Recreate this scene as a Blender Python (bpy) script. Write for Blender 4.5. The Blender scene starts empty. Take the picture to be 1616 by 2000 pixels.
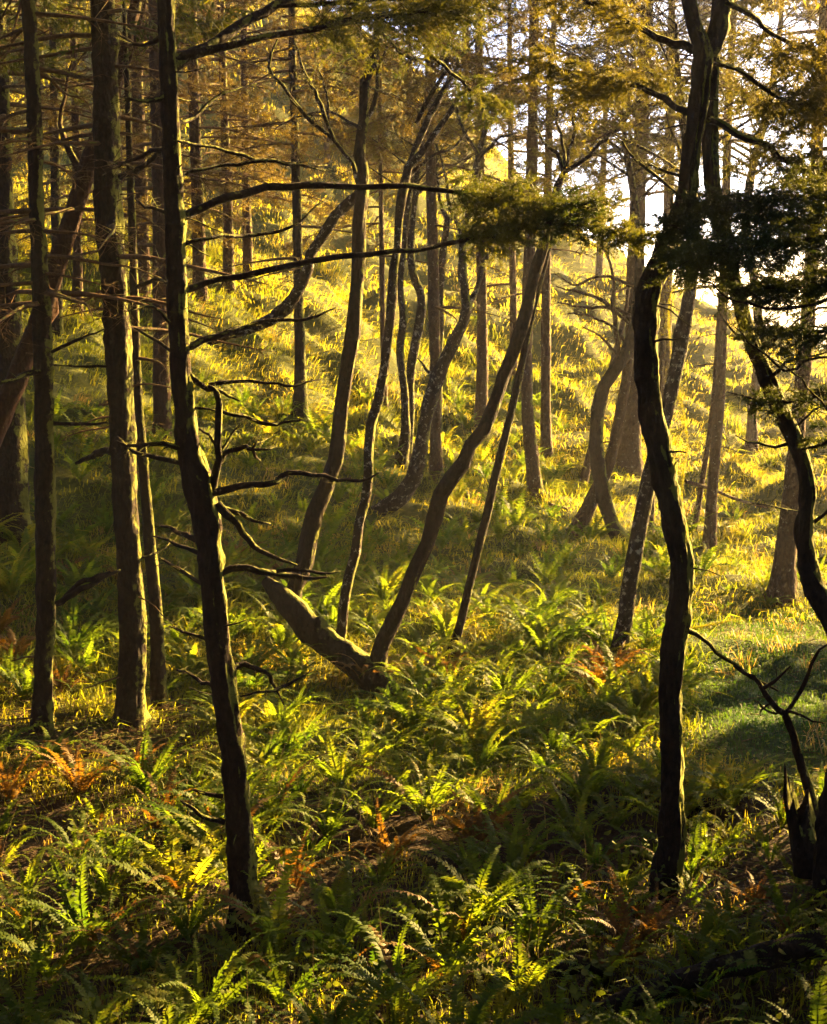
import bpy, math, random
import numpy as np
from mathutils import Vector

random.seed(7)
rng = np.random.default_rng(11)
SC = bpy.context.scene
COL = SC.collection

# ------------------------------------------------------------------ camera, sky, sun, exposure
F, CX, CY = 3016.0, 808.0, 1000.0          # focal length and centre of the photograph in its own pixels
PITCH = math.radians(8.3)
CAM = np.array([0.0, 0.0, 5.1])
cam_data = bpy.data.cameras.new('camera')
cam_data.sensor_fit = 'HORIZONTAL'
cam_data.sensor_width = 36.0
cam_data.lens = 36.0 * F / 1616.0
cam_data.clip_end = 12000.0
cam_data.clip_start = 0.1
cam = bpy.data.objects.new('camera', cam_data)
COL.objects.link(cam)
cam.location = CAM
cam.rotation_euler = (math.radians(90) - PITCH, 0, 0)
SC.camera = cam

SUN_AZ = math.radians(46)                  # to the right of the view direction
SUN_EL = math.radians(17.5)
world = bpy.data.worlds.new('World')
SC.world = world
world.use_nodes = True
wn = world.node_tree.nodes
wn.clear()
sky = wn.new('ShaderNodeTexSky')
sky.sky_type = 'NISHITA'
sky.sun_disc = False
sky.sun_elevation = SUN_EL
sky.sun_rotation = SUN_AZ
sky.air_density = 0.25
sky.dust_density = 0.4
sky.ozone_density = 0.0
bg = wn.new('ShaderNodeBackground')
bg.inputs['Strength'].default_value = 0.05
wo = wn.new('ShaderNodeOutputWorld')
world.node_tree.links.new(sky.outputs[0], bg.inputs['Color'])
world.node_tree.links.new(bg.outputs[0], wo.inputs['Surface'])

SUNV = np.array([math.sin(SUN_AZ) * math.cos(SUN_EL), math.cos(SUN_AZ) * math.cos(SUN_EL), math.sin(SUN_EL)])
sd = bpy.data.lights.new('sun', 'SUN')
sd.energy = 5.0
sd.angle = math.radians(0.6)
sd.color = (1.0, 0.64, 0.22)
sun = bpy.data.objects.new('sun', sd)
COL.objects.link(sun)
sun.location = (40, 40, 40)
sun.rotation_euler = Vector(-SUNV).to_track_quat('-Z', 'Y').to_euler()

SC.view_settings.view_transform = 'Standard'
SC.view_settings.look = 'None'
SC.view_settings.gamma = 1.0
SC.view_settings.use_curve_mapping = False
SC.view_settings.exposure = 3.98
SC.render.engine = 'CYCLES'
cy = SC.cycles
cy.use_denoising = True
cy.max_bounces = 4
cy.diffuse_bounces = 2
cy.glossy_bounces = 2
cy.transmission_bounces = 4
cy.transparent_max_bounces = 4
cy.volume_bounces = 0
cy.sample_clamp_indirect = 3.0
cy.use_adaptive_sampling = True
cy.adaptive_threshold = 0.025

# ------------------------------------------------------------------ helpers
def ray(px, py):
    a = (np.asarray(px, float) - CX) / F
    b = (CY - np.asarray(py, float)) / F
    return np.stack([a, math.cos(PITCH) + b * math.sin(PITCH), -math.sin(PITCH) + b * math.cos(PITCH)], -1)

def at(px, py, Y):
    """point of the place seen at a pixel of the photograph, Y metres away"""
    d = ray(px, py)
    return CAM + d * (Y / d[..., 1])[..., None] if np.ndim(Y) else CAM + d * (Y / d[1])

def proj(P):
    v = P - CAM
    fwd = v[..., 1] * math.cos(PITCH) - v[..., 2] * math.sin(PITCH)
    up = v[..., 1] * math.sin(PITCH) + v[..., 2] * math.cos(PITCH)
    fwd = np.maximum(fwd, 0.01)
    return CX + F * v[..., 0] / fwd, CY - F * up / fwd

def hash2(ix, iy, s):
    h = (ix.astype(np.int64) * 374761393 + iy.astype(np.int64) * 668265263 + s * 1442695041) & 0xffffffff
    h = ((h ^ (h >> 13)) * 1274126177) & 0xffffffff
    return ((h ^ (h >> 16)) & 0xffff) / 65535.0

def vnoise(x, y, s=0):
    ix, iy = np.floor(x), np.floor(y)
    fx, fy = x - ix, y - iy
    fx, fy = fx * fx * (3 - 2 * fx), fy * fy * (3 - 2 * fy)
    a, b = hash2(ix, iy, s), hash2(ix + 1, iy, s)
    c, d = hash2(ix, iy + 1, s), hash2(ix + 1, iy + 1, s)
    return (a * (1 - fx) + b * fx) * (1 - fy) + (c * (1 - fx) + d * fx) * fy - 0.5

# ---- terrain: thin plate surface through points read from the photograph (pixel, pixel, metres away)
CTRL = [(0, 2000, 10.1), (808, 2000, 10.1), (1616, 2000, 10.1), (472, 1830, 11.6), (1300, 1765, 12.3), (1616, 1800, 12.0),
        (0, 1440, 16.4), (100, 1435, 16.6), (255, 1425, 17.0), (310, 1400, 18), (770, 1360, 19), (880, 1285, 20.5), (1207, 1297, 20.7),
        (1500, 1350, 19.5), (560, 1240, 21), (40, 1060, 23.5), (180, 1180, 21), (150, 900, 27), (330, 860, 30), (420, 1000, 27), (585, 815, 36),
        (540, 735, 38), (520, 585, 40), (620, 640, 42), (400, 640, 37), (735, 1000, 30), (780, 910, 34), (850, 940, 33), (1045, 965, 35), (1070, 910, 38),
        (1215, 1066, 30), (1125, 1035, 31.5), (1385, 1075, 30.5), (1528, 1175, 25.5), (1616, 1000, 36), (942, 800, 42), (700, 760, 40), (1160, 700, 50),
        (1250, 575, 61), (1616, 748, 53), (1400, 615, 61), (400, 480, 50), (200, 600, 36), (0, 700, 30), (700, 480, 54), (900, 540, 54),
        (1050, 530, 60), (1065, 420, 68), (900, 225, 80), (790, 125, 84), (650, 30, 88), (300, 280, 62), (0, 380, 48), (0, 100, 70), (400, 30, 90)]
P3 = [at(float(a), float(b), float(c)) for a, b, c in CTRL]
P3 += [np.array(p, float) for p in [
    (0, 0, 3.3), (0, 5, 1.1), (-6, 3, 2.0), (6, 3, 1.4), (-12, 10, 2.2), (14, 12, -0.8), (-22, 25, 6), (-30, 45, 11), (-40, 70, 20), (-30, 100, 26),
    (-12, 120, 30), (25, 25, -2.5), (32, 45, -5), (25, 66, -4), (18, 78, -5), (12, 88, -6), (7, 100, 4), (40, 70, -18), (25, 100, -25), (12, 120, -22), (-4, 110, 20)]]
P3 = np.array(P3)
def _U(r2):
    return 0.5 * r2 * np.log(r2 + 1e-9)
_n = len(P3)
_xy = P3[:, :2] / 10.0
_K = _U(((_xy[:, None] - _xy[None]) ** 2).sum(-1)) + np.eye(_n) * 0.02
_Pm = np.concatenate([np.ones((_n, 1)), _xy], 1)
_A = np.block([[_K, _Pm], [_Pm.T, np.zeros((3, 3))]])
_W = np.linalg.solve(_A, np.concatenate([P3[:, 2], np.zeros(3)]))

def height(X, Y):
    X, Y = np.asarray(X, float), np.asarray(Y, float)
    sh = X.shape
    q = np.stack([X.ravel(), Y.ravel()], -1) / 10.0
    out = np.empty(len(q))
    for i in range(0, len(q), 40000):
        k = q[i:i + 40000]
        out[i:i + 40000] = _U(((k[:, None] - _xy[None]) ** 2).sum(-1)) @ _W[:_n] + _W[_n] + k @ _W[_n + 1:]
    x, y = X.ravel(), Y.ravel()
    far = np.clip((y - 24) / 16, 0, 1)
    out += vnoise(x * 0.45, y * 0.45, 1) * (0.22 + 0.45 * far) + vnoise(x * 1.1, y * 1.1, 2) * (0.16 + 0.75 * far) + vnoise(x * 2.6, y * 2.6, 3) * (0.08 + 0.20 * far)
    return np.clip(out, -39.0, 40).reshape(sh)

_YS = np.concatenate([np.arange(8, 40, 0.25), np.arange(40, 95, 0.5)])
def ground_hit(px, py):
    d = ray(float(px), float(py))
    P = CAM + d * (_YS / d[1])[:, None]
    below = P[:, 2] < height(P[:, 0], P[:, 1])
    i = int(np.argmax(below)) if below.any() else len(_YS) - 1
    return P[i]

# ------------------------------------------------------------------ materials
def mat(name):
    m = bpy.data.materials.new(name)
    m.use_nodes = True
    nt = m.node_tree
    nt.nodes.clear()
    out = nt.nodes.new('ShaderNodeOutputMaterial')
    return m, nt, out

def N(nt, t, **kw):
    n = nt.nodes.new(t)
    for k, v in kw.items():
        if k in n.inputs:
            n.inputs[k].default_value = v
        else:
            setattr(n, k, v)
    return n

def ramp(nt, stops, src):
    r = nt.nodes.new('ShaderNodeValToRGB')
    e = r.color_ramp.elements
    while len(e) < len(stops):
        e.new(0.5)
    for k, (p, c) in enumerate(stops):
        e[k].position = p
        e[k].color = (*c, 1)
    nt.links.new(src, r.inputs[0])
    return r.outputs[0]

def noise(nt, scale, detail=3.0, rough=0.6, vec=None, distortion=0.0):
    n = N(nt, 'ShaderNodeTexNoise')
    n.inputs['Scale'].default_value = scale
    n.inputs['Detail'].default_value = detail
    n.inputs['Roughness'].default_value = rough
    n.inputs['Distortion'].default_value = distortion
    if vec is None:
        g = N(nt, 'ShaderNodeNewGeometry')
        vec = g.outputs['Position']
    nt.links.new(vec, n.inputs['Vector'])
    return n.outputs[0]

def leaf_material(name, stops, scale=0.9, trans=0.45, tcol=(1.0, 0.93, 0.30), rough=0.6, spec=0.12, fine=9.0):
    m, nt, out = mat(name)
    a = noise(nt, scale, 2.0)
    b = noise(nt, fine, 1.0)
    mx = N(nt, 'ShaderNodeMath', operation='MULTIPLY_ADD')
    nt.links.new(b, mx.inputs[0]); mx.inputs[1].default_value = 0.5; nt.links.new(a, mx.inputs[2])
    sb = N(nt, 'ShaderNodeMath', operation='SUBTRACT'); nt.links.new(mx.outputs[0], sb.inputs[0]); sb.inputs[1].default_value = 0.25
    col = ramp(nt, stops, sb.outputs[0])
    p = N(nt, 'ShaderNodeBsdfPrincipled')
    nt.links.new(col, p.inputs['Base Color'])
    p.inputs['Roughness'].default_value = rough
    p.inputs['Specular IOR Level'].default_value = spec
    t = N(nt, 'ShaderNodeBsdfTranslucent')
    mc = N(nt, 'ShaderNodeMix', data_type='RGBA', blend_type='MULTIPLY')
    mc.inputs[0].default_value = 1.0
    nt.links.new(col, mc.inputs[6])
    mc.inputs[7].default_value = (*[c * 2.3 for c in tcol], 1)
    nt.links.new(mc.outputs[2], t.inputs['Color'])
    ms = N(nt, 'ShaderNodeMixShader'); ms.inputs[0].default_value = trans
    nt.links.new(p.outputs[0], ms.inputs[1]); nt.links.new(t.outputs[0], ms.inputs[2])
    nt.links.new(ms.outputs[0], out.inputs['Surface'])
    return m

def bark_material(name, dark, light, moss=0.0, lichen=0.0, scale=24.0, mosscol=(0.11, 0.115, 0.018), bump=0.6):
    m, nt, out = mat(name)
    g = N(nt, 'ShaderNodeNewGeometry')
    mp = N(nt, 'ShaderNodeMapping'); mp.inputs['Scale'].default_value = (1, 1, 0.55)
    nt.links.new(g.outputs['Position'], mp.inputs['Vector'])
    n1 = noise(nt, scale, 5.0, 0.7, mp.outputs[0])
    v = N(nt, 'ShaderNodeTexVoronoi'); v.inputs['Scale'].default_value = scale * 0.9
    nt.links.new(mp.outputs[0], v.inputs['Vector'])
    col = ramp(nt, [(0.3, dark), (0.7, light)], n1)
    last = col
    if lichen > 0:
        l1 = noise(nt, 11.0, 5.0, 0.75)
        f = ramp(nt, [(0.62 - lichen * 0.2, (0, 0, 0)), (0.68 - lichen * 0.2, (1, 1, 1))], l1)
        mx = N(nt, 'ShaderNodeMix', data_type='RGBA')
        nt.links.new(f, mx.inputs[0]); nt.links.new(last, mx.inputs[6]); mx.inputs[7].default_value = (0.22, 0.20, 0.16, 1)
        last = mx.outputs[2]
    if moss > 0:
        # moss on upper and sunward sides of the stems, its colour also brightening the sunlit rim
        dt = N(nt, 'ShaderNodeVectorMath', operation='DOT_PRODUCT')
        nt.links.new(g.outputs['Normal'], dt.inputs[0]); dt.inputs[1].default_value = (0.80, -0.20, 0.45)
        n2 = noise(nt, 6.0, 4.0, 0.7)
        ad = N(nt, 'ShaderNodeMath', operation='MULTIPLY_ADD'); nt.links.new(n2, ad.inputs[0]); ad.inputs[1].default_value = 1.6
        nt.links.new(dt.outputs['Value'], ad.inputs[2])
        sb = N(nt, 'ShaderNodeMath', operation='SUBTRACT'); nt.links.new(ad.outputs[0], sb.inputs[0]); sb.inputs[1].default_value = 0.8
        f = ramp(nt, [(0.88 - moss * 0.6, (0, 0, 0)), (1.0 - moss * 0.6, (1, 1, 1))], sb.outputs[0])
        mx = N(nt, 'ShaderNodeMix', data_type='RGBA')
        nt.links.new(f, mx.inputs[0]); nt.links.new(last, mx.inputs[6]); mx.inputs[7].default_value = (*mosscol, 1)
        last = mx.outputs[2]
    p = N(nt, 'ShaderNodeBsdfPrincipled')
    p.inputs['Roughness'].default_value = 0.92
    p.inputs['Specular IOR Level'].default_value = 0.12
    nt.links.new(last, p.inputs['Base Color'])
    ml = N(nt, 'ShaderNodeMath', operation='ADD'); nt.links.new(n1, ml.inputs[0]); nt.links.new(v.outputs['Distance'], ml.inputs[1])
    bp = N(nt, 'ShaderNodeBump'); bp.inputs['Strength'].default_value = bump; bp.inputs['Distance'].default_value = 0.04
    nt.links.new(ml.outputs[0], bp.inputs['Height']); nt.links.new(bp.outputs[0], p.inputs['Normal'])
    nt.links.new(p.outputs[0], out.inputs['Surface'])
    return m

M = {}
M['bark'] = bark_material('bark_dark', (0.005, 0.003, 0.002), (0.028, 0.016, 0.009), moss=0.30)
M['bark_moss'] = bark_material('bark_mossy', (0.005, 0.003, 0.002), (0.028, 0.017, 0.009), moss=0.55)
M['bark_red'] = bark_material('bark_reddish', (0.014, 0.006, 0.003), (0.050, 0.021, 0.010), moss=0.15)
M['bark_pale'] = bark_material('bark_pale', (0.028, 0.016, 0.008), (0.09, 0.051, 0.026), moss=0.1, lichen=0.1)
M['bark_lichen'] = bark_material('bark_lichen', (0.008, 0.005, 0.003), (0.038, 0.024, 0.014), moss=0.3, lichen=0.30)
M['twig'] = bark_material('dead_twig', (0.04, 0.022, 0.010), (0.12, 0.068, 0.032), moss=0.1, bump=0.3)
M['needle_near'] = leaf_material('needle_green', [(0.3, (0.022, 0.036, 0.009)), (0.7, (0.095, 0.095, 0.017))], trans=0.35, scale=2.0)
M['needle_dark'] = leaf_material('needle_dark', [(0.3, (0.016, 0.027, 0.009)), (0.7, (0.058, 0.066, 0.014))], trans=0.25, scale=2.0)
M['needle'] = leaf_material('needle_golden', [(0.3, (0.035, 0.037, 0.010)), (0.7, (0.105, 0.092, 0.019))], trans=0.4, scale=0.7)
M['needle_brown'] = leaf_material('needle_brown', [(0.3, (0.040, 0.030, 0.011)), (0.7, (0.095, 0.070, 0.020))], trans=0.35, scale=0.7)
M['fern'] = leaf_material('fern_green', [(0.25, (0.022, 0.052, 0.006)), (0.55, (0.070, 0.102, 0.010)), (0.8, (0.160, 0.142, 0.016))], trans=0.6, scale=0.8, rough=0.6, spec=0.10)
M['fern_rust'] = leaf_material('fern_rust', [(0.3, (0.060, 0.034, 0.010)), (0.7, (0.125, 0.080, 0.018))], trans=0.4, tcol=(1.0, 0.75, 0.25))
M['grass'] = leaf_material('grass_yellow', [(0.25, (0.055, 0.085, 0.008)), (0.5, (0.125, 0.140, 0.013)), (0.78, (0.21, 0.165, 0.022))], trans=0.55, scale=0.35, fine=2.2)
M['meadow'] = leaf_material('meadow_grass_sun_pale', [(0.25, (0.10, 0.115, 0.014)), (0.5, (0.20, 0.185, 0.026)), (0.78, (0.29, 0.235, 0.05))], trans=0.55, scale=0.35, fine=2.2)  # far grass colour lightened so the open slope looks strongly sunlit
M['lawn'] = leaf_material('lawn_green_shaded', [(0.3, (0.022, 0.062, 0.010)), (0.7, (0.060, 0.095, 0.014))], trans=0.4, scale=0.8)  # the turf's own green, deepened for the shade lying on it
M['straw'] = leaf_material('dry_grass', [(0.3, (0.15, 0.10, 0.04)), (0.7, (0.24, 0.18, 0.08))], trans=0.4, scale=0.8)

def ground_material():
    m, nt, out = mat('forest_ground')
    n1 = noise(nt, 0.5, 4.0, 0.6)
    n2 = noise(nt, 7.0, 5.0, 0.7)
    c1 = ramp(nt, [(0.3, (0.014, 0.009, 0.005)), (0.7, (0.050, 0.030, 0.013))], n2)
    c2 = ramp(nt, [(0.3, (0.030, 0.040, 0.006)), (0.7, (0.080, 0.085, 0.012))], n2)
    mx = N(nt, 'ShaderNodeMix', data_type='RGBA')
    g = N(nt, 'ShaderNodeNewGeometry')
    sx = N(nt, 'ShaderNodeSeparateXYZ'); nt.links.new(g.outputs['Position'], sx.inputs[0])
    mr = N(nt, 'ShaderNodeMapRange'); mr.inputs[1].default_value = 14; mr.inputs[2].default_value = 20
    nt.links.new(sx.outputs['Y'], mr.inputs[0])
    ad = N(nt, 'ShaderNodeMath', operation='MULTIPLY_ADD'); nt.links.new(n1, ad.inputs[0]); ad.inputs[1].default_value = 0.9
    nt.links.new(mr.outputs[0], ad.inputs[2])
    f = ramp(nt, [(0.55, (0, 0, 0)), (0.85, (1, 1, 1))], ad.outputs[0])
    nt.links.new(f, mx.inputs[0]); nt.links.new(c1, mx.inputs[6]); nt.links.new(c2, mx.inputs[7])
    # the mown-looking turf at the right: about 3 m across, its green darkened for the shade there
    vd = N(nt, 'ShaderNodeVectorMath', operation='DISTANCE'); nt.links.new(g.outputs['Position'], vd.inputs[0]); vd.inputs[1].default_value = (5.2, 19.4, 0.0)
    a3 = N(nt, 'ShaderNodeMath', operation='MULTIPLY_ADD'); nt.links.new(n2, a3.inputs[0]); a3.inputs[1].default_value = 1.4; nt.links.new(vd.outputs['Value'], a3.inputs[2])
    f3 = ramp(nt, [(0.0, (1, 1, 1)), (1.0, (0, 0, 0))], a3.outputs[0])
    m3 = N(nt, 'ShaderNodeMapRange'); m3.inputs[1].default_value = 2.9; m3.inputs[2].default_value = 3.8; m3.inputs[3].default_value = 1; m3.inputs[4].default_value = 0
    nt.links.new(a3.outputs[0], m3.inputs[0])
    mx2 = N(nt, 'ShaderNodeMix', data_type='RGBA'); nt.links.new(m3.outputs[0], mx2.inputs[0]); nt.links.new(mx.outputs[2], mx2.inputs[6])
    c3 = ramp(nt, [(0.3, (0.010, 0.030, 0.006)), (0.7, (0.032, 0.065, 0.011))], n2); nt.links.new(c3, mx2.inputs[7])
    mx = mx2
    p = N(nt, 'ShaderNodeBsdfPrincipled'); p.inputs['Roughness'].default_value = 0.95; p.inputs['Specular IOR Level'].default_value = 0.1
    nt.links.new(mx.outputs[2], p.inputs['Base Color'])
    bp = N(nt, 'ShaderNodeBump'); bp.inputs['Strength'].default_value = 0.9; bp.inputs['Distance'].default_value = 0.08
    nt.links.new(n2, bp.inputs['Height']); nt.links.new(bp.outputs[0], p.inputs['Normal'])
    nt.links.new(p.outputs[0], out.inputs['Surface'])
    return m
M['ground'] = ground_material()

def plain(name, col, rough, bump_scale=None):
    m, nt, out = mat(name)
    p = N(nt, 'ShaderNodeBsdfPrincipled'); p.inputs['Roughness'].default_value = rough
    n = noise(nt, bump_scale or 1.0, 4.0)
    c = ramp(nt, [(0.3, tuple(v * 0.75 for v in col)), (0.7, tuple(v * 1.2 for v in col))], n)
    nt.links.new(c, p.inputs['Base Color'])
    bp = N(nt, 'ShaderNodeBump'); bp.inputs['Strength'].default_value = 0.4
    nt.links.new(n, bp.inputs['Height']); nt.links.new(bp.outputs[0], p.inputs['Normal'])
    nt.links.new(p.outputs[0], out.inputs['Surface'])
    return m
M['sea'] = plain('sea_water', (0.04, 0.07, 0.09), 0.2, 0.15)
M['hill'] = plain('far_headland', (0.05, 0.06, 0.04), 0.9, 0.03)

# ------------------------------------------------------------------ mesh building
class MB:
    def __init__(s):
        s.v, s.f, s.n = [], {3: [], 4: []}, 0
    def add(s, v, faces):
        faces = np.asarray(faces)
        s.v.append(np.asarray(v, float)); s.f[faces.shape[1]].append(faces + s.n); s.n += len(v)
    def add2(s, v, quads, tris):
        s.v.append(np.asarray(v, float)); s.f[4].append(quads + s.n); s.f[3].append(tris + s.n); s.n += len(v)
    def mesh(s, name, origin=(0, 0, 0), smooth=True):
        me = bpy.data.meshes.new(name)
        v = np.concatenate(s.v) - np.asarray(origin, float)
        q = np.concatenate(s.f[4]) if s.f[4] else np.zeros((0, 4), int)
        t = np.concatenate(s.f[3]) if s.f[3] else np.zeros((0, 3), int)
        me.vertices.add(len(v)); me.vertices.foreach_set('co', v.astype(np.float32).ravel())
        li = np.concatenate([q.ravel(), t.ravel()]).astype(np.int32)
        me.loops.add(len(li)); me.loops.foreach_set('vertex_index', li)
        st = np.concatenate([np.arange(len(q)) * 4, len(q) * 4 + np.arange(len(t)) * 3]).astype(np.int32)
        me.polygons.add(len(st)); me.polygons.foreach_set('loop_start', st)
        if smooth:
            me.polygons.foreach_set('use_smooth', np.ones(len(st), bool))
        me.update(calc_edges=True)
        return me
    def build(s, name, material, parent=None, origin=None, smooth=True):
        if origin is None:
            origin = parent.location if parent is not None else (0, 0, 0)
        o = bpy.data.objects.new(name, s.mesh(name, origin, smooth))
        o.data.materials.append(material)
        COL.objects.link(o)
        if parent is not None:
            o.parent = parent
        else:
            o.location = origin
        return o

def tag(o, label=None, cat=None, group=None, kind=None):
    for k, v in (('label', label), ('category', cat), ('group', group), ('kind', kind)):
        if v:
            o[k] = v
    return o

def empty(name, loc):
    o = bpy.data.objects.new(name, None)
    o.empty_display_size = 0.2
    COL.objects.link(o)
    o.location = loc
    return o

def spline(P, R, step):
    """Catmull-Rom through points with radii"""
    P, R = np.asarray(P, float), np.asarray(R, float)
    if len(P) < 3:
        n = max(3, int(np.linalg.norm(P[-1] - P[0]) / step))
        t = np.linspace(0, 1, n)[:, None]
        return P[0] * (1 - t) + P[-1] * t, (R[0] * (1 - t) + R[-1] * t)[:, 0]
    Q = np.concatenate([[2 * P[0] - P[1]], P, [2 * P[-1] - P[-2]]])
    op, orr = [], []
    for i in range(len(P) - 1):
        n = max(2, int(np.linalg.norm(P[i + 1] - P[i]) / step))
        t = (np.arange(n) / n)[:, None]
        a, b, c, d = Q[i], Q[i + 1], Q[i + 2], Q[i + 3]
        op.append(0.5 * (2 * b + (c - a) * t + (2 * a - 5 * b + 4 * c - d) * t ** 2 + (3 * b - a - 3 * c + d) * t ** 3))
        s = t[:, 0]
        orr.append(R[i] * (1 - s) + R[i + 1] * s)
    return np.concatenate(op + [P[-1:]]), np.concatenate(orr + [R[-1:]])

def unit(v):
    return v / (np.linalg.norm(v, axis=-1, keepdims=True) + 1e-12)

def tube(mb, P, R, sides=8, rough=0.0, seed=0, roots=0.0, knots=0):
    P = np.asarray(P, float); n = len(P)
    T = unit(np.gradient(P, axis=0))
    ref = np.array([0.31, 0.22, 0.93]) if abs(T[0][2]) < 0.8 else np.array([0.9, 0.4, 0.1])
    U = np.empty_like(P)
    u = unit(np.cross(T[0], ref))
    for i in range(n):
        u = unit(u - T[i] * np.dot(u, T[i])); U[i] = u
    V = np.cross(T, U)
    a = np.arange(sides) / sides * 2 * math.pi
    rr = np.asarray(R, float)[:, None] * np.ones((1, sides))
    if rough > 0:
        L = np.concatenate([[0], np.cumsum(np.linalg.norm(np.diff(P, axis=0), axis=1))])
        aa = np.arange(sides)[None] * np.ones((n, 1))
        wrap = np.minimum(aa, sides - aa)
        rr = rr * (1 + rough * (vnoise(aa * 0.9 + 50 * seed, L[:, None] * 7.0 + 0 * aa, seed) * 0.9 + vnoise(wrap * 0.5 + 7, L[:, None] * 1.3 + 0 * aa, seed + 3) * 1.3
                                + vnoise(aa * 1.7, L[:, None] * 9.0 + 0 * aa, seed + 5) * 0.9 + vnoise(aa * 1.1 + 3, L[:, None] * 22.0 + 0 * aa, seed + 6) * 0.5))
        kg = np.random.default_rng(seed + 900)
        for _ in range(knots):
            lc, ac, rad = kg.uniform(0.3, L[-1]), kg.uniform(0, sides), kg.uniform(0.04, 0.10)
            da = np.minimum(np.abs(aa - ac), sides - np.abs(aa - ac)) * (2 * math.pi / sides)
            rr = rr * (1 + kg.uniform(0.15, 0.45) * np.exp(-((L[:, None] - lc) / rad) ** 2 - (da / 0.45) ** 2))
        if roots > 0:
            hgt = np.maximum(L[:, None] - 0.3, 0)
            ang = aa * (2 * math.pi / sides)
            rr = rr * (1 + roots * np.exp(-hgt / 0.22) * (0.55 + 0.45 * np.cos(ang * 4 + seed) + 0.25 * np.cos(ang * 7 + seed * 2.0)))
    ring = P[:, None] + rr[..., None] * (np.cos(a)[None, :, None] * U[:, None] + np.sin(a)[None, :, None] * V[:, None])
    i, j = np.meshgrid(np.arange(n - 1), np.arange(sides), indexing='ij')
    j2 = (j + 1) % sides
    q = np.stack([i * sides + j, i * sides + j2, (i + 1) * sides + j2, (i + 1) * sides + j], -1).reshape(-1, 4)
    v = ring.reshape(-1, 3)
    tip = P[-1] + T[-1] * R[-1] * 0.8
    v = np.concatenate([v, [tip]])
    k = np.arange(sides)
    t = np.stack([(n - 1) * sides + k, (n - 1) * sides + (k + 1) % sides, np.full(sides, n * sides)], -1)
    mb.add2(v, q, t)

def twigs(mb, A, B, C, r0):
    """many thin tapered three-sided twigs A-B-C at once"""
    n = len(A)
    if n == 0:
        return
    T = unit(C - A)
    ref = np.tile(np.array([0.37, 0.61, 0.70]), (n, 1))
    U = unit(np.cross(T, ref)); V = np.cross(T, U)
    vs = []
    for P, k in ((A, 1.0), (B, 0.65)):
        for a in (0, 2.094, 4.189):
            vs.append(P + (U * math.cos(a) + V * math.sin(a)) * (r0 * k)[:, None])
    vs.append(C)
    v = np.stack(vs, 1).reshape(-1, 3)
    b = (np.arange(n) * 7)[:, None]
    q = np.concatenate([b + np.array([[0, 1, 4, 3]]), b + np.array([[1, 2, 5, 4]]), b + np.array([[2, 0, 3, 5]])])
    t = np.concatenate([b + np.array([[3, 4, 6]]), b + np.array([[4, 5, 6]]), b + np.array([[5, 3, 6]])])
    mb.add2(v, q, t)

def cones(mb, A, C, r0):
    n = len(A)
    T = unit(C - A)
    U = unit(np.cross(T, np.tile(np.array([0.37, 0.61, 0.70]), (n, 1)))); V = np.cross(T, U)
    v = np.stack([A + (U * math.cos(a) + V * math.sin(a)) * r0 for a in (0, 2.094, 4.189)] + [C], 1).reshape(-1, 3)
    b = (np.arange(n) * 4)[:, None]
    mb.add(v, np.concatenate([b + np.array([[0, 1, 3]]), b + np.array([[1, 2, 3]]), b + np.array([[2, 0, 3]])]))

def needles(mb, A, B, per, nl, nw, g, spread=0.9):
    n = len(A)
    if n == 0:
        return
    t = g.random((n, per, 1))
    P = A[:, None] + (B - A)[:, None] * t
    ax = unit(B - A)[:, None]
    r = g.normal(size=(n, per, 3)); r[..., 2] *= 0.8
    d = unit(ax * 0.75 + unit(r) * spread)
    s = unit(np.cross(d, g.normal(size=(n, per, 3))))
    ln = nl * (0.6 + 0.8 * g.random((n, per, 1)))
    v = np.stack([P - s * nw / 2, P + s * nw / 2, P + d * ln + s * nw * 0.15], 2).reshape(-1, 3)
    mb.add(v, np.arange(len(v)).reshape(-1, 3))

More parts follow.
